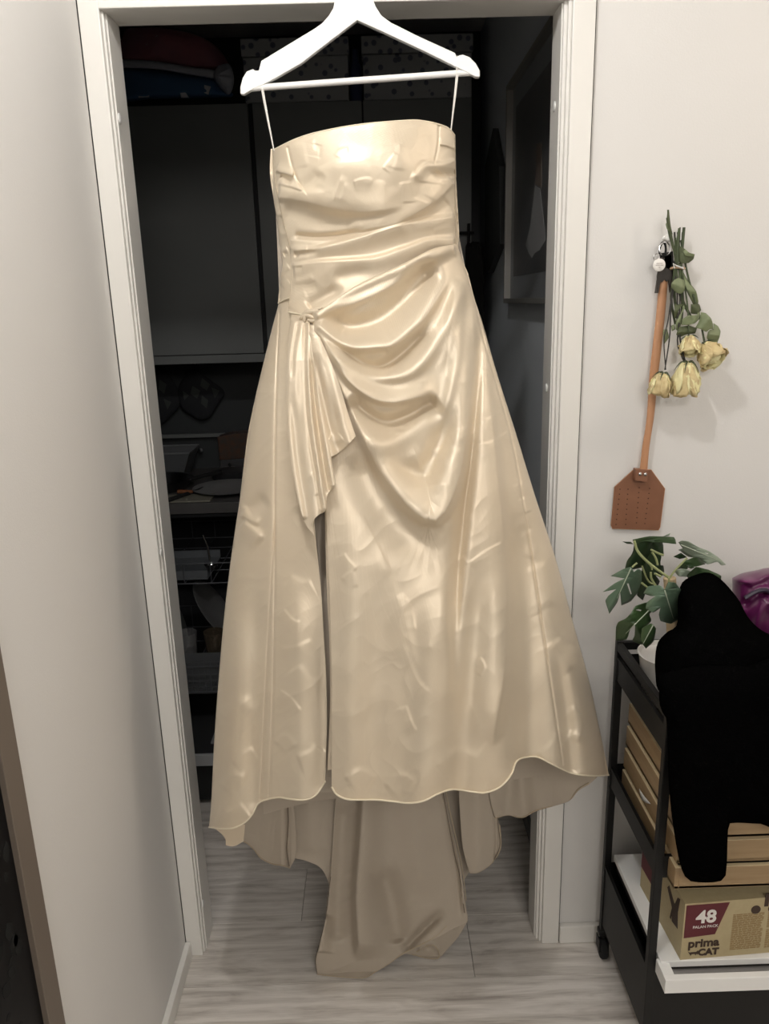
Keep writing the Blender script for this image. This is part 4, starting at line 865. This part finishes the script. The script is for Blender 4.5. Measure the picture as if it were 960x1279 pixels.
# left face print
def side_t(pts, nm, m):
    f = [tuple(L2W(-.0006, y_, z)) for y_, z in pts]; b = [tuple(L2W(.0002, y_, z)) for y_, z in pts]; return B().prism(f, b).build(nm, m, cx)
side_t([(.02, .055), (.045, .05), (.05, .08), (.075, .105), (.068, .115), (.04, .095), (.03, .12), (.02, .125), (.025, .09)], 'cat_silhouette', MT['print'])
side_t([(.05, .05), (.055, .05), (.05, .075), (.045, .075)], 'cat_silhouette', MT['print'])
side_t([(.13, .05), (.20, .05), (.20, .132), (.13, .132)], 'maroon_label', MT['maroon'])
text('lettering', '48', L2W(-.0009, .165, .105), .042, MT['pwhite'], cx, R3 @ Matrix.Rotation(-PI/2, 3, 'Z') @ Matrix.Rotation(PI/2, 3, 'X'), bold=.001)
# made-up black bundle over the cart, filling a blacked-out area
bf = thing('black_stand_in', 'made-up black bundle heaped on the cart and hanging over its front', 'bundle', (.72, -.3, .82))
MT['stand_in'] = mat('black_stand_in', (.0018, .0018, .0018), 1.0, spec=.0, bump=(300, .6, .004))
pillow('heap', [(846, 745), (852, 727), (868, 718), (884, 715), (898, 722), (912, 736), (924, 752), (932, 768), (944, 782), (960, 792), (985, 800), (990, 850), (930, 868), (870, 868), (826, 866), (818, 840), (820, 806), (832, 790), (845, 780)],
       lambda x, y_: -.22-.0006*(y_-715), .17, MT['stand_in'], bf, amt=.012, seed=14)
pillow('hanging_fold', [(822, 842), (870, 832), (930, 832), (990, 832), (990, 1029), (950, 1029), (914, 1028), (909, 1036), (907, 1084), (901, 1100), (870, 1102), (856, 1096), (848, 1075), (840, 1030), (835, 980), (832, 900), (824, 884)],
       lambda x, y_: -.395+0*x, .045, MT['stand_in'], bf, amt=.008, seed=18)
# purple bag
MT['purple'] = mat('purple_plastic', srgb(92, 28, 76), .3, noise=(12, .3, srgb(74, 20, 62)), coat=.3)
pbg = thing('purple_bag', 'shiny purple plastic bag at the far right behind the black bundle', 'bag', (.74, -.1, .80))
pillow('bag', [(914, 722), (926, 716), (945, 712), (960, 709), (985, 711), (995, 760), (985, 800), (950, 802), (930, 790), (916, 760)], lambda x, y_: -.11+0*x, .10, MT['purple'], pbg,
       feats=[([(914, 722), (940, 728), (960, 718), (980, 712)], .012, 6, 3), ([(925, 760), (945, 742), (965, 740)], -.012, 4, 4), ([(930, 752), (950, 735), (970, 744)], .012, 4, 3), ([(940, 790), (955, 760), (970, 750)], .012, 6, 6)], amt=.014, seed=22)
P = catmull([(930, 747), (944, 739), (955, 737), (964, 741), (972, 748)], 20)
B().tube(atY(P[:, 0], P[:, 1], -.182), .004, 8).build('drawstring', mat('dark_cord', (.03, .02, .04), .4), pbg, True)
# ================================================================== MONSTERA
MT['ml'] = mat('monstera_green', srgb(60, 84, 50), .38, noise=(20, .4, srgb(46, 68, 40)), bump=(60, .2, .001))
MT['mp'] = mat('monstera_pale', srgb(150, 164, 146), .4, noise=(20, .4, srgb(128, 146, 124)), bump=(60, .2, .001))
MT['mb'] = mat('monstera_blue_green', srgb(92, 114, 94), .4, noise=(20, .4, srgb(72, 96, 74)), bump=(60, .2, .001))
MT['md'] = mat('monstera_dark', srgb(36, 56, 32), .4, noise=(20, .4, srgb(28, 44, 26)))
MT['stalk'] = mat('stalk', srgb(150, 158, 110), .45); MT['rib'] = mat('leaf_rib', srgb(190, 200, 180), .5)
mo = thing('monstera_plant', 'young monstera plant in a white pot on top of the black cart', 'plant', (.56, -.14, .747))
pc = (.585, -.14, .747)
B().lathe([(.0, 0), (.045, 0), (.05, .004), (.062, .10), (.065, .105), (.061, .106), (.058, .098)], pc, 32).build('pot', mat('white_ceramic', (.72, .71, .68), .35), mo, True)
B().lathe([(.0, .09), (.059, .09)], pc, 24).build('soil', mat('soil', (.03, .02, .012), .95), mo)
B().tube([(pc[0]+.005, pc[1]-.01, pc[2]+.09), atY(836, 722, -.15)], .012, 12).build('moss_pole', mat('coir_pole', srgb(176, 156, 124), .9, bump=(200, .6, .002)), mo, True)
mm_ = lambda P: [(750+x/6.4, 660+y_/6.4) for x, y_ in P]
LV = [
 ([(240, 310), (180, 325), (80, 380), (190, 400), (110, 440), (15, 508), (125, 485), (60, 540), (38, 580), (68, 682), (130, 590), (155, 510), (165, 615), (240, 580), (295, 510), (325, 420), (325, 340), (300, 325), (265, 350)], 'mb', -.20, [[(208, 440), (222, 438), (248, 525), (238, 528)]], (240, 320, 130, 560)),
 ([(380, 590), (280, 620), (240, 680), (200, 720), (140, 750), (122, 790), (118, 895), (205, 885), (240, 800), (275, 755), (270, 850), (255, 900), (330, 930), (345, 800), (400, 740), (390, 680), (450, 640)], 'ml', -.22, [[(275, 652), (300, 645), (325, 652), (320, 662)]], (400, 640, 200, 840)),
 ([(470, 455), (380, 465), (340, 520), (400, 540), (440, 540), (370, 590), (360, 640), (420, 670), (480, 630), (465, 690), (480, 740), (560, 760), (650, 700), (690, 560), (600, 440), (540, 430), (510, 490)], 'mb', -.27, [], (510, 495, 580, 720)),
 ([(255, 90), (350, 70), (420, 62), (580, 70), (602, 125), (480, 112), (350, 105), (270, 120)], 'ml', -.18, [], None),
 ([(175, 105), (240, 108), (262, 125), (210, 122)], 'md', -.16, [], None), ([(500, 65), (535, 45), (556, 38), (545, 58)], 'mp', -.15, [], None),
 ([(280, 110), (420, 100), (380, 220), (330, 310), (190, 335), (210, 260), (250, 200)], 'md', -.15, [], None),
 ([(380, 115), (490, 110), (502, 215), (440, 180), (400, 170)], 'md', -.14, [], None),
 ([(330, 320), (370, 180), (478, 205), (478, 290), (500, 300), (505, 350), (480, 385), (420, 350), (470, 420), (445, 470), (380, 470), (335, 575), (290, 530), (320, 440)], 'md', -.12, [], None),
 ([(620, 110), (650, 98), (700, 105), (780, 150), (860, 180), (930, 225), (960, 250), (1000, 290), (965, 295), (930, 268), (850, 285), (780, 235), (700, 225), (620, 170), (655, 160)], 'mp', -.14, [[(830, 190), (862, 200), (850, 206)]], (640, 130, 930, 250)),
 ([(580, 225), (640, 195), (690, 230), (630, 245)], 'md', -.13, [], None),
 ([(600, 330), (650, 270), (770, 225), (835, 285), (760, 305), (700, 300), (690, 325), (640, 320)], 'ml', -.12, [[(692, 308), (720, 298), (752, 310), (720, 322)]], None),
 ([(585, 335), (660, 325), (730, 345), (700, 385), (620, 380)], 'mp', -.13, [], None), ([(690, 380), (760, 310), (860, 330), (960, 380), (940, 460), (760, 480)], 'ml', -.14, [], None),
 ([(330, 800), (400, 760), (440, 800), (420, 900), (360, 960), (320, 900)], 'ml', -.25, [], (420, 770, 340, 920)),
]
for k, (p, mk, d0, ho_, rib) in enumerate(LV):
    q = mm_(p); cxx = np.mean([a[0] for a in q]); cyy = np.mean([a[1] for a in q])
    yf = lambda x, y_, cxx=cxx, cyy=cyy, d0=d0, k=k: d0+.0012*np.abs((x-cxx)*.8+(y_-cyy)*.5*(-1)**k)+.0007*(y_-cyy)
    lf = blade('leaf', q, yf, MT[mk], mo, .0009, 2, [mm_(h) for h in ho_])
    if rib:
        a, b = mm_([(rib[0], rib[1]), (rib[2], rib[3])]); P = np.linspace(a, b, 12)
        B().tube(atY(P[:, 0], P[:, 1], yf(P[:, 0], P[:, 1])-.001), [.0013*(1-.7*i/11) for i in range(12)], 5).build('midrib', MT['rib'], lf, True)
for (p, r_, d0) in ((([(268, 100), (300, 190), (400, 290), (545, 395)]), .0026, -.19), (([(400, 170), (450, 195), (500, 215)]), .0022, -.16), (([(410, 190), (440, 240), (455, 290)]), .0022, -.16), (([(330, 300), (380, 420), (440, 450)]), .0018, -.15), (([(340, 230), (400, 300), (410, 330)]), .0016, -.15),
                    (([(400, 350), (405, 400), (440, 460)]), .0022, -.17), (([(325, 435), (370, 470)]), .002, -.18), (([(550, 400), (590, 340), (690, 235)]), .002, -.15), (([(250, 310), (290, 275)]), .0018, -.19), (([(430, 360), (460, 375), (480, 385)]), .0024, -.15), (([(545, 395), (540, 460), (510, 500)]), .002, -.2)):
    q = catmull(mm_(p), 16); B().tube(atY(q[:, 0], q[:, 1], d0), r_, 7).build('stalk', MT['stalk'], mo, True)
# ================================================================== FRAMED GLASS on the left wall
fx = -.507
MT['tframe'] = mat('taupe_frame', srgb(108, 98, 88), .5); MT['dglass'] = mat('dark_print_glass', (.004, .004, .005), .4, spec=.12)
fg = thing('framed_botanical_print', 'tall dark botanical picture in a taupe frame on the left wall', 'picture', (fx, -1.05, .3))
y1f, y0f, z0f, z1f = -.649, -1.40, .12, 1.72
for (a, b) in (((fx, y1f-.043, z0f), (fx+.02, y1f, z1f)), ((fx, y0f, z0f), (fx+.02, y0f+.043, z1f)), ((fx, y0f+.043, z0f), (fx+.02, y1f-.043, z0f+.043)), ((fx, y0f+.043, z1f-.043), (fx+.02, y1f-.043, z1f))):
    B().box(a, b, bev=.001).build('frame_bar', MT['tframe'], fg)
B().box((fx+.001, y0f+.043, z0f+.043), (fx+.012, y1f-.043, z1f-.043)).build('glass_print', MT['dglass'], fg)
lm = mat('printed_leaf', (.013, .014, .014), .6, spec=.1); rs = random.Random(4); lb = B()
for k in range(70):
    yy = rs.uniform(y0f+.06, y1f-.055); zz = rs.uniform(z0f+.06, z1f-.06) if k > 40 else rs.uniform(.42, .95); yy = yy if k > 40 else rs.uniform(-.80, -.70); a = rs.uniform(0, 2*PI); L = rs.uniform(.012, .03); w = L*.33
    pts = [(yy+L*t*math.cos(a)-s*w*math.sin(PI*t)*math.sin(a), zz+L*t*math.sin(a)+s*w*math.sin(PI*t)*math.cos(a)) for s, ts in ((1, (0, .25, .5, .75)), (-1, (1, .75, .5, .25))) for t in ts]
    if max(p[0] for p in pts) > y1f-.046: continue
    lb.prism([(fx+.0124, p[0], p[1]) for p in pts], [(fx+.0119, p[0], p[1]) for p in pts])
o = lb.build('printed_leaves', lm, fg); o['kind'] = 'stuff'
# ================================================================== KITCHEN
def cabinet(x0, x1, z0, z1, y0_, y1, lab, nd=1, handle=None, grp=None):
    t = thing('kitchen_cabinet', lab, 'cabinet', ((x0+x1)/2, (y0_+y1)/2, z0), grp)
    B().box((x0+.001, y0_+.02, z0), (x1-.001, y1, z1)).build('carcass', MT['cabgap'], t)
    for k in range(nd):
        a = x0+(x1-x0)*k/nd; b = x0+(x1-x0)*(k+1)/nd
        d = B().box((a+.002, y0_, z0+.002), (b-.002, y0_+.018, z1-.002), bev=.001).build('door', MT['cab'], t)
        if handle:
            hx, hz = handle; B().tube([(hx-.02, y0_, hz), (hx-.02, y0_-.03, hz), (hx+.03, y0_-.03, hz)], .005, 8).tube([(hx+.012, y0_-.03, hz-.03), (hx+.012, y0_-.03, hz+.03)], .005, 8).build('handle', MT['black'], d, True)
    return t
UY = 1.28; UZ0, UZ1 = 1.385, 2.205
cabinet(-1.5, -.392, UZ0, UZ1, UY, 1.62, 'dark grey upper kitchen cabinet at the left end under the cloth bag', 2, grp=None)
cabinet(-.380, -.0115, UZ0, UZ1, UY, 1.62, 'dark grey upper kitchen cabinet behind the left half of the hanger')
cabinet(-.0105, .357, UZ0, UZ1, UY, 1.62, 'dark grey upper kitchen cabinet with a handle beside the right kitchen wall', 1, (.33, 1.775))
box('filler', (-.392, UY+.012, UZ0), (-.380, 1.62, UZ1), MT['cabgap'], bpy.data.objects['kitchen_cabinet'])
B().box((-1.5, UY+.004, UZ0-.03), (.357, UY+.02, UZ0-.001)).build('light_rail', MT['cab'], bpy.data.objects['kitchen_cabinet'])
bc = thing('hanging_cloth', 'black cloth hanging below the cabinet handle beside the right kitchen wall', 'cloth', (.365, 1.25, 1.3))
sheet_b = lambda px, py: 1.24+.01*np.sin(px*1.1)
o = blade('cloth', [(582, 310), (590, 302), (600, 304), (603, 330), (604, 400), (600, 430), (580, 432)], sheet_b, MT['blackmatte'], bc, .004, 3)
# base run
KW = MT['cab']
cabinet(-.345, .425, .10, .86, 1.03, 1.615, 'dark grey base kitchen cabinet hidden behind the wedding dress', 2)
cabinet(-1.5, -.955, .10, .86, 1.03, 1.615, 'dark grey base kitchen cabinet left of the dishwasher', 1)
ct_ = thing('worktop', 'dark kitchen worktop with dishes and pans on it', 'worktop', (-.5, 1.3, .865))
B().box((-1.5, 1.02, .862), (.43, 1.62, .90), bev=.002).build('slab', mat('worktop_laminate', (.075, .072, .07), .45), ct_)
dw = thing('dishwasher', 'open dishwasher with loaded racks under the dark worktop', 'dishwasher', (-.65, 1.3, .1))
DX0, DX1 = -.948, -.352
ci = mat('dishwasher_tub', (.035, .037, .04), .35)
B().box((DX0, 1.60, .10), (DX1, 1.615, .855)).box((DX0, 1.04, .10), (DX0+.012, 1.60, .855)).box((DX1-.012, 1.04, .10), (DX1, 1.60, .855)).box((DX0, 1.04, .845), (DX1, 1.60, .855)).box((DX0, 1.04, .10), (DX1, 1.60, .115)).build('tub', ci, dw)
dd = B().box((DX0, .575, .17), (DX1, 1.035, .195), bev=.003).build('door', mat('dishwasher_door', (.03, .03, .032), .35), dw)
B().box((DX0, .565, .165), (DX1, .575, .205), bev=.002).build('door_edge', mat('door_edge_grey', (.42, .43, .44), .35), dd)
B().box((-.56, .64, .195), (-.46, .70, .202), bev=.002).build('detergent_dispenser', mat('dispenser_grey', (.3, .3, .31), .4), dd)
B().box((DX0, 1.08, .0), (DX1, 1.10, .10)).build('plinth', MT['cabgap'], dw)
B().box((DX0, .60, .02), (DX1, .66, .165)).build('under_door_shade', MT['cabgap'], dw)  # near-black block standing in for the shadow beneath the open door
wire = mat('rack_wire', (.13, .135, .15), .35, metal=.4)
def rack(z0, z1, y0_, y1, n=6):
    b = B()
    x0, x1 = DX0+.03, DX1-.03
    for z in (z0, z1): b.tube([(x0, y0_, z), (x1, y0_, z), (x1, y1, z), (x0, y1, z)], .0026, 6, closed=True)
    for i in range(n+1):
        x = x0+(x1-x0)*i/n; b.tube([(x, y0_, z1), (x, y0_, z0), (x, y1, z0), (x, y1, z1)], .0018, 5)
    for i in range(1, 4):
        y_ = y0_+(y1-y0_)*i/4; b.tube([(x0, y_, z1), (x0, y_, z0), (x1, y_, z0), (x1, y_, z1)], .0018, 5)
    return b.build('rack', wire, dw)
rack(.665, .735, .86, 1.38); rack(.34, .43, .72, 1.25)
bk_ = B(); bx0, bx1, by0, by1, bz0, bz1 = -.66, -.50, .73, .80, .33, .44
for i in range(9):
    x = bx0+(bx1-bx0)*i/8; bk_.box((x-.0012, by0-.001, bz0), (x+.0012, by0+.001, bz1))
for i in range(6):
    z = bz0+(bz1-bz0)*i/5; bk_.box((bx0, by0-.0012, z-.0012), (bx1, by0+.0012, z+.0012))
bk_.box((bx0, by0, bz0), (bx1, by1, bz0+.004)).box((bx0, by1, bz0), (bx1, by1+.003, bz1)).box((bx0-.002, by0, bz0), (bx0, by1, bz1)).box((bx1, by0, bz0), (bx1+.002, by1, bz1))
bk_.build('cutlery_basket', mat('grey_basket', (.10, .105, .11), .5), dw)
china = mat('dull_china', (.34, .34, .34), .3); gl = mat('clear_glass', (.9, .9, .9), .05, trans=.9)
pan_m = mat('dark_nonstick', (.03, .03, .032), .35)
def plate_local(nm, c, r_, tilt, lab, cat='plate', m=None, ax='X', grp=None):
    t = thing(nm, lab, cat, c, grp)
    rot = Matrix.Rotation(tilt, 3, ax)
    B().lathe([(0, 0), (r_*.6, 0), (r_*.98, r_*.12), (r_, r_*.13), (r_*.96, r_*.14), (r_*.6, r_*.03), (0, r_*.03)], c, 36, 'Z', rot).build('dish', m or china, t, True)
    return t
G2 = 'plates leaning in the lower dishwasher rack'
plate_local('plate', (-.60, .98, .52), .115, 1.0, 'grey plate leaning highest in the lower dishwasher rack', ax='Y', m=mat('grey_plate', (.16, .16, .16), .4))
plate_local('plate', (-.74, .97, .47), .10, 1.25, 'dark plate leaning left in the lower dishwasher rack', ax='Y', m=mat('dark_plate', (.12, .125, .12), .4))
for k, (x, y_, z, lab) in enumerate(((-.655, .84, .40, 'drinking glass standing behind the cutlery basket, left one'), (-.565, .84, .40, 'amber drinking glass standing behind the cutlery basket, right one'))):
    t = thing('drinking_glass', lab, 'glass', (x, y_, z), None)
    B().lathe([(.026, 0), (.033, .09), (.034, .10), (.032, .10), (.025, .004), (0, .004)], (x, y_, z), 24).build('tumbler', gl if k == 0 else mat('amber_glass', (.35, .28, .2), .05, trans=.85), t, True)
t = thing('baking_tray', 'grey flat tray lying in the upper dishwasher rack', 'tray', (-.66, .96, .675)); B().box((-.80, .875, .672), (-.575, 1.1, .678), bev=.002).box((-.80, .875, .678), (-.575, .88, .705)).box((-.80, 1.095, .678), (-.575, 1.1, .705)).build('pan', mat('grey_tray', (.12, .13, .14), .4), t)
t = thing('ladle', 'shiny steel ladle sticking up from the upper dishwasher rack', 'ladle', (-.60, .95, .70)); B().tube([atY(253, 668, .93), atY(259, 682, .93), atY(262, 700, .93)], [.003, .004, .003], 8).build('handle', MT['steel'], t, True)
B().lathe([(0, -.012), (.018, -.008), (.024, .004), (.022, .004), (.016, -.005), (0, -.009)], atY(264, 706, .93), 18).build('bowl', MT['steel'], t, True)
# worktop dishes
t = thing('roasting_dish', 'large grey roasting dish on the worktop, partly behind the door frame', 'dish', (-.82, 1.38, .90))
B().box((-1.0, 1.39, .9005), (-.76, 1.53, .905)).add([(-.98, 1.39, .905), (-.76, 1.39, .905), (-.76, 1.53, .905), (-.98, 1.53, .905), (-1.02, 1.37, 1.01), (-.72, 1.37, 1.01), (-.72, 1.55, 1.01), (-1.02, 1.55, 1.01)], [(0, 1, 5, 4), (1, 2, 6, 5), (2, 3, 7, 6), (3, 0, 4, 7)]).build('dish', mat('grey_enamel', (.10, .105, .11), .35), t)
B().tube([(-1.02, 1.37, 1.01), (-.72, 1.37, 1.01), (-.72, 1.55, 1.01), (-1.02, 1.55, 1.01)], .004, 6, closed=True).build('rim', mat('grey_rim', (.16, .165, .17), .35), t, True)
t = thing('frying_pan', 'dark frying pan with a steel rim on the worktop', 'pan', (-.70, 1.22, .905)); cpan = np.array([-.80, 1.25, .9045])
B().lathe([(0, 0), (.085, 0), (.11, .035), (.114, .036), (.086, -.003), (0, -.003)], cpan, 36).build('pan', MT['dsteel'], t, True)
B().tube([cpan+np.array([.10, -.02, .03]), cpan+np.array([.16, -.01, .045]), cpan+np.array([.22, .02, .05])], [.008, .007, .009], 8).build('handle', MT['blackmatte'], t, True)
plate_local('dinner_plate', tuple(atZ(284, 613, .902)), .125, 0, 'pale oval plate on the worktop beside the dress', m=mat('pale_plate', (.22, .22, .22), .3))
t = thing('chopping_board', 'pale chopping board at the front edge of the worktop', 'chopping board', (-.68, 1.10, .9)); B().box((-.80, 1.03, .9005), (-.58, 1.13, .907), bev=.002).build('board', mat('pale_board', (.22, .21, .17), .5), t)
t = thing('kitchen_knife', 'black handled knife lying across the chopping board', 'knife', tuple(atZ(230, 620, .91))); B().tube([atZ(209, 625, .914), atZ(236, 616, .914)], [.008, .007], 8).build('handle', MT['blackmatte'], t, True)
B().tube([atZ(236, 616, .914), atZ(254, 608, .92)], [.006, .001], 6).build('blade', MT['dsteel'], t, True)
t = thing('peeler', 'small orange brown wooden handle on the chopping board', 'utensil', tuple(atZ(230, 612, .916))); B().tube([atZ(222, 614, .920), atZ(240, 614, .920)], [.007, .006], 8).build('handle', mat('orange_wood', (.22, .08, .03), .5), t, True)
t = thing('saucepan', 'black saucepan with shiny lid knob at the back of the worktop', 'pan', tuple(atZ(258, 592, .905))); q = np.array([-.575, 1.41, .9005])
B().lathe([(0, 0), (.07, 0), (.075, .03), (.07, .032), (0, .045)], q, 28).build('pan', pan_m, t, True); B().lathe([(.003, .045), (.008, .055), (0, .06)], q, 12).build('lid_knob', MT['steel'], t, True)
t = thing('bread_bag', 'orange brown patterned package standing on the worktop beside the dress', 'package', tuple(atY(290, 575, 1.42)))
slab('upper_wrap', [(271, 546), (290, 542), (312, 540), (312, 572), (274, 575)], 1.52, 1.60, mat('orange_wrap', (.085, .04, .022), .4, noise=(40, .8, (.05, .045, .04))), t, .006)
slab('lower_wrap', [(274, 575), (312, 572), (312, 589), (276, 591)], 1.52, 1.60, mat('grey_wrap', (.07, .07, .072), .3), t, .006)
kn = thing('knob_rail', 'row of small steel knobs along the back of the worktop', 'rail', (-.75, 1.55, 1.0)); 
B().box((-1.05, 1.585, 1.035), (-.62, 1.60, 1.05)).build('rail', MT['cab'], kn)
for px in (203, 216, 241, 251):
    q = atY(px, 562, 1.575); B().lathe([(.004, .015), (.008, 0), (.010, -.012), (0, -.014)], q, 12, 'Y').build('knob', MT['dsteel'], kn, True)
# pot holders
rl = thing('hook_rail', 'dark hook rail above the pot holders', 'rail', tuple(atY(240, 452, 1.6))); B().tube([atY(185, 456, 1.595), atY(330, 449, 1.595)], .004, 8).build('rail', MT['dsteel'], rl, True)
dk = mat('dark_quilted_cotton', (.012, .013, .016), .8, bump=(60, .4, .004)); lk = mat('leaf_print', (.04, .045, .042), .8)
t = thing('pot_holder', 'dark quilted pot holder with leaf print hanging as a diamond', 'pot holder', tuple(atY(248, 490, 1.59)))
pillow('pad', [(243, 460), (262, 474), (280, 489), (272, 504), (262, 520), (250, 524), (238, 518), (226, 508), (222, 486), (232, 468)], lambda x, y_: 1.575+0*x, .02, dk, t, amt=.002)
B().tube([atY(243, 460, 1.57), atY(240, 453, 1.58), atY(246, 453, 1.59), atY(243, 460, 1.57)], .003, 6).build('loop', dk, t)
for (p) in ([(252, 472), (262, 480), (258, 488), (250, 482)], [(240, 482), (250, 488), (246, 498), (238, 492)], [(252, 494), (260, 500), (258, 510), (251, 504)], [(264, 484), (274, 488), (268, 498)], [(228, 488), (236, 494), (230, 500)]): slab('leaf_print', p, 1.5615, 1.5625, lk, t)
t = thing('oven_mitt', 'dark oven mitt with leaf print hanging left of the diamond pot holder', 'oven mitt', tuple(atY(203, 490, 1.59)))
pillow('mitt', [(200, 458), (207, 464), (215, 474), (222, 486), (226, 498), (222, 510), (214, 518), (204, 528), (195, 526), (188, 510), (184, 480), (190, 466)], lambda x, y_: 1.58+0*x, .02, dk, t, amt=.002, seed=5)
for (p) in ([(199, 474), (208, 480), (205, 492), (198, 486)], [(204, 498), (214, 502), (209, 512)]): slab('leaf_print', p, 1.566, 1.567, lk, t)
# on top of the cabinets
xb = thing('christmas_bag', 'stuffed red and navy christmas cloth bag with snowflake print above the left cabinet', 'bag', (-.68, 1.40, UZ1))
red = mat('dark_red_cloth', (.30, .10, .12), .8, noise=(9, .6, (.20, .10, .13))); navy = mat('navy_cloth', (.04, .10, .22), .8); wtrim = mat('pale_trim', (.38, .40, .46), .8)
pillow('red_cloth', [(157, 36), (190, 34), (232, 40), (262, 52), (280, 70), (284, 88), (240, 88), (190, 80), (148, 76), (150, 56)], lambda x, y_: 1.36+0*x, .14, red, xb, amt=.01, seed=31)
pillow('pale_trim', [(147, 74), (190, 76), (240, 84), (270, 88), (272, 98), (240, 94), (190, 86), (147, 84)], lambda x, y_: 1.30+0*x, .05, wtrim, xb, amt=.003)
pillow('navy_cloth', [(146, 82), (190, 86), (240, 93), (270, 98), (282, 110), (290, 121), (240, 123), (190, 124), (144, 125)], lambda x, y_: 1.33+0*x, .10, navy, xb, amt=.006, seed=33)
pillow('gathered_end', [(272, 82), (286, 80), (292, 96), (290, 112), (284, 118), (272, 106), (266, 94)], lambda x, y_: 1.29+0*x, .05, wtrim, xb, feats=[([(270, 94), (290, 84)], .006, 2, 2), ([(270, 95), (291, 98)], .006, 2, 2), ([(270, 97), (286, 112)], .006, 2, 2)])
sfl = B(); sc_ = atY(203, 107, 1.277)
for a in (0, PI/3, 2*PI/3): sfl.tube([sc_+.018*np.array([math.cos(a), 0, math.sin(a)]), sc_-.018*np.array([math.cos(a), 0, math.sin(a)])], .0022, 5)
sfl.build('snowflake', mat('snowflake_white', (.6, .65, .7), .8), xb)
for p in ([(172, 112), (180, 108), (187, 112), (186, 121), (173, 122)], [(224, 110), (230, 113), (236, 122), (226, 122)], [(255, 106), (263, 108), (260, 118), (255, 116)]): slab('pale_motif', p, 1.276, 1.279, wtrim, xb)
slab('pale_motif', [(182, 56), (196, 44), (208, 50), (204, 64), (190, 66)], 1.287, 1.292, mat('faint_motif', (.38, .33, .36), .8), xb)
def spot_mat():
    m = mat('spotted_paper', (.085, .088, .085), .6); nt = m.node_tree; b = nt.nodes['Principled BSDF']
    tc = nt.nodes.new('ShaderNodeTexCoord'); v = nt.nodes.new('ShaderNodeTexVoronoi'); v.inputs['Scale'].default_value = 34
    nt.links.new(tc.outputs['Object'], v.inputs['Vector']); r = nt.nodes.new('ShaderNodeValToRGB'); r.color_ramp.elements[0].position = .26; r.color_ramp.elements[0].color = (.09, .10, .14, 1)
    r.color_ramp.elements[1].position = .34; r.color_ramp.elements[1].color = (.30, .31, .32, 1); nt.links.new(v.outputs['Distance'], r.inputs[0]); nt.links.new(r.outputs[0], b.inputs['Base Color']); return m
sm = spot_mat()
for (x0, x1, lab) in ((-.40, -.055, 'dotted storage box above the cabinets, left of the dark gap'), (-.005, .355, 'dotted storage box above the cabinets, next to the right wall')):
    t = thing('storage_box', lab, 'box', ((x0+x1)/2, 1.4, UZ1), 'dotted storage boxes above the cabinets')
    B().box((x0, 1.285, UZ1), (x1, 1.58, UZ1+.135), bev=.003).build('box_body', sm, t); B().box((x0-.004, 1.281, UZ1+.137), (x1+.004, 1.584, UZ1+.19), bev=.003).build('lid', sm, t)
t = thing('navy_bottle', 'dark navy flask standing between the dotted storage boxes', 'flask', (-.03, 1.33, UZ1)); B().lathe([(0, 0), (.022, 0), (.0225, .10), (.012, .125), (.010, .16), (0, .16)], (-.03, 1.32, UZ1), 20).build('flask', mat('navy_gloss', (.03, .04, .10), .3), t, True)
# pictures on the right kitchen wall
KX = .43
t = thing('framed_poster', 'large framed poster of a pale gown on the right kitchen wall', 'picture', (KX, .55, 1.54)); ya, yb, za, zb = .12, .86, 1.54, 2.135
alu = mat('dim_aluminium', (.30, .29, .27), .4, metal=.6); 
for (a, b) in (((KX-.03, yb-.014, za), (KX, yb, zb)), ((KX-.03, ya, za), (KX, ya+.014, zb)), ((KX-.03, ya+.014, za), (KX, yb-.014, za+.014)), ((KX-.03, ya+.014, zb-.014), (KX, yb-.014, zb))): B().box(a, b, bev=.001).build('frame_bar', alu, t)
B().box((KX-.012, ya+.014, za+.014), (KX-.003, yb-.014, zb-.014)).build('mount', mat('grey_mount', (.17, .18, .19), .4), t)
B().box((KX-.0135, ya+.07, za+.075), (KX-.0118, yb-.07, zb-.07)).build('print', mat('dark_photo_print', (.05, .052, .056), .4, noise=(7, .6, (.08, .075, .07))), t)
def kx_poly(pts, nm, m, par, x=KX-.0142): return B().prism([(x, p[0], p[1]) for p in pts], [(x+.0008, p[0], p[1]) for p in pts]).build(nm, m, par)
gown = [tuple(atX(px, py, KX-.0142)[1:]) for px, py in ((668, 232), (674, 236), (678, 270), (681, 300), (674, 312), (668, 316), (664, 322), (660, 316), (656, 306), (662, 282), (665, 256))]
kx_poly(gown, 'gown_print', mat('pale_gown_print', (.22, .22, .22), .5), t)
kx_poly([tuple(atX(px, py, KX-.0142)[1:]) for px, py in ((670, 180), (676, 178), (676, 234), (668, 230))], 'figure_print', mat('skin_print', (.11, .085, .07), .5), t)
t = thing('serving_board', 'dark faceted board hanging on the right kitchen wall beyond the poster', 'board', (KX, 1.15, 1.65))
bp_ = [(1.17, 2.087), (1.34, 2.0), (1.33, 1.70), (1.24, 1.64), (1.0, 1.72), (1.03, 1.95)]
B().prism([(KX-.02, a, b) for a, b in bp_], [(KX-.002, a, b) for a, b in bp_]).build('board', mat('dark_board', (.05, .055, .055), .5), t)
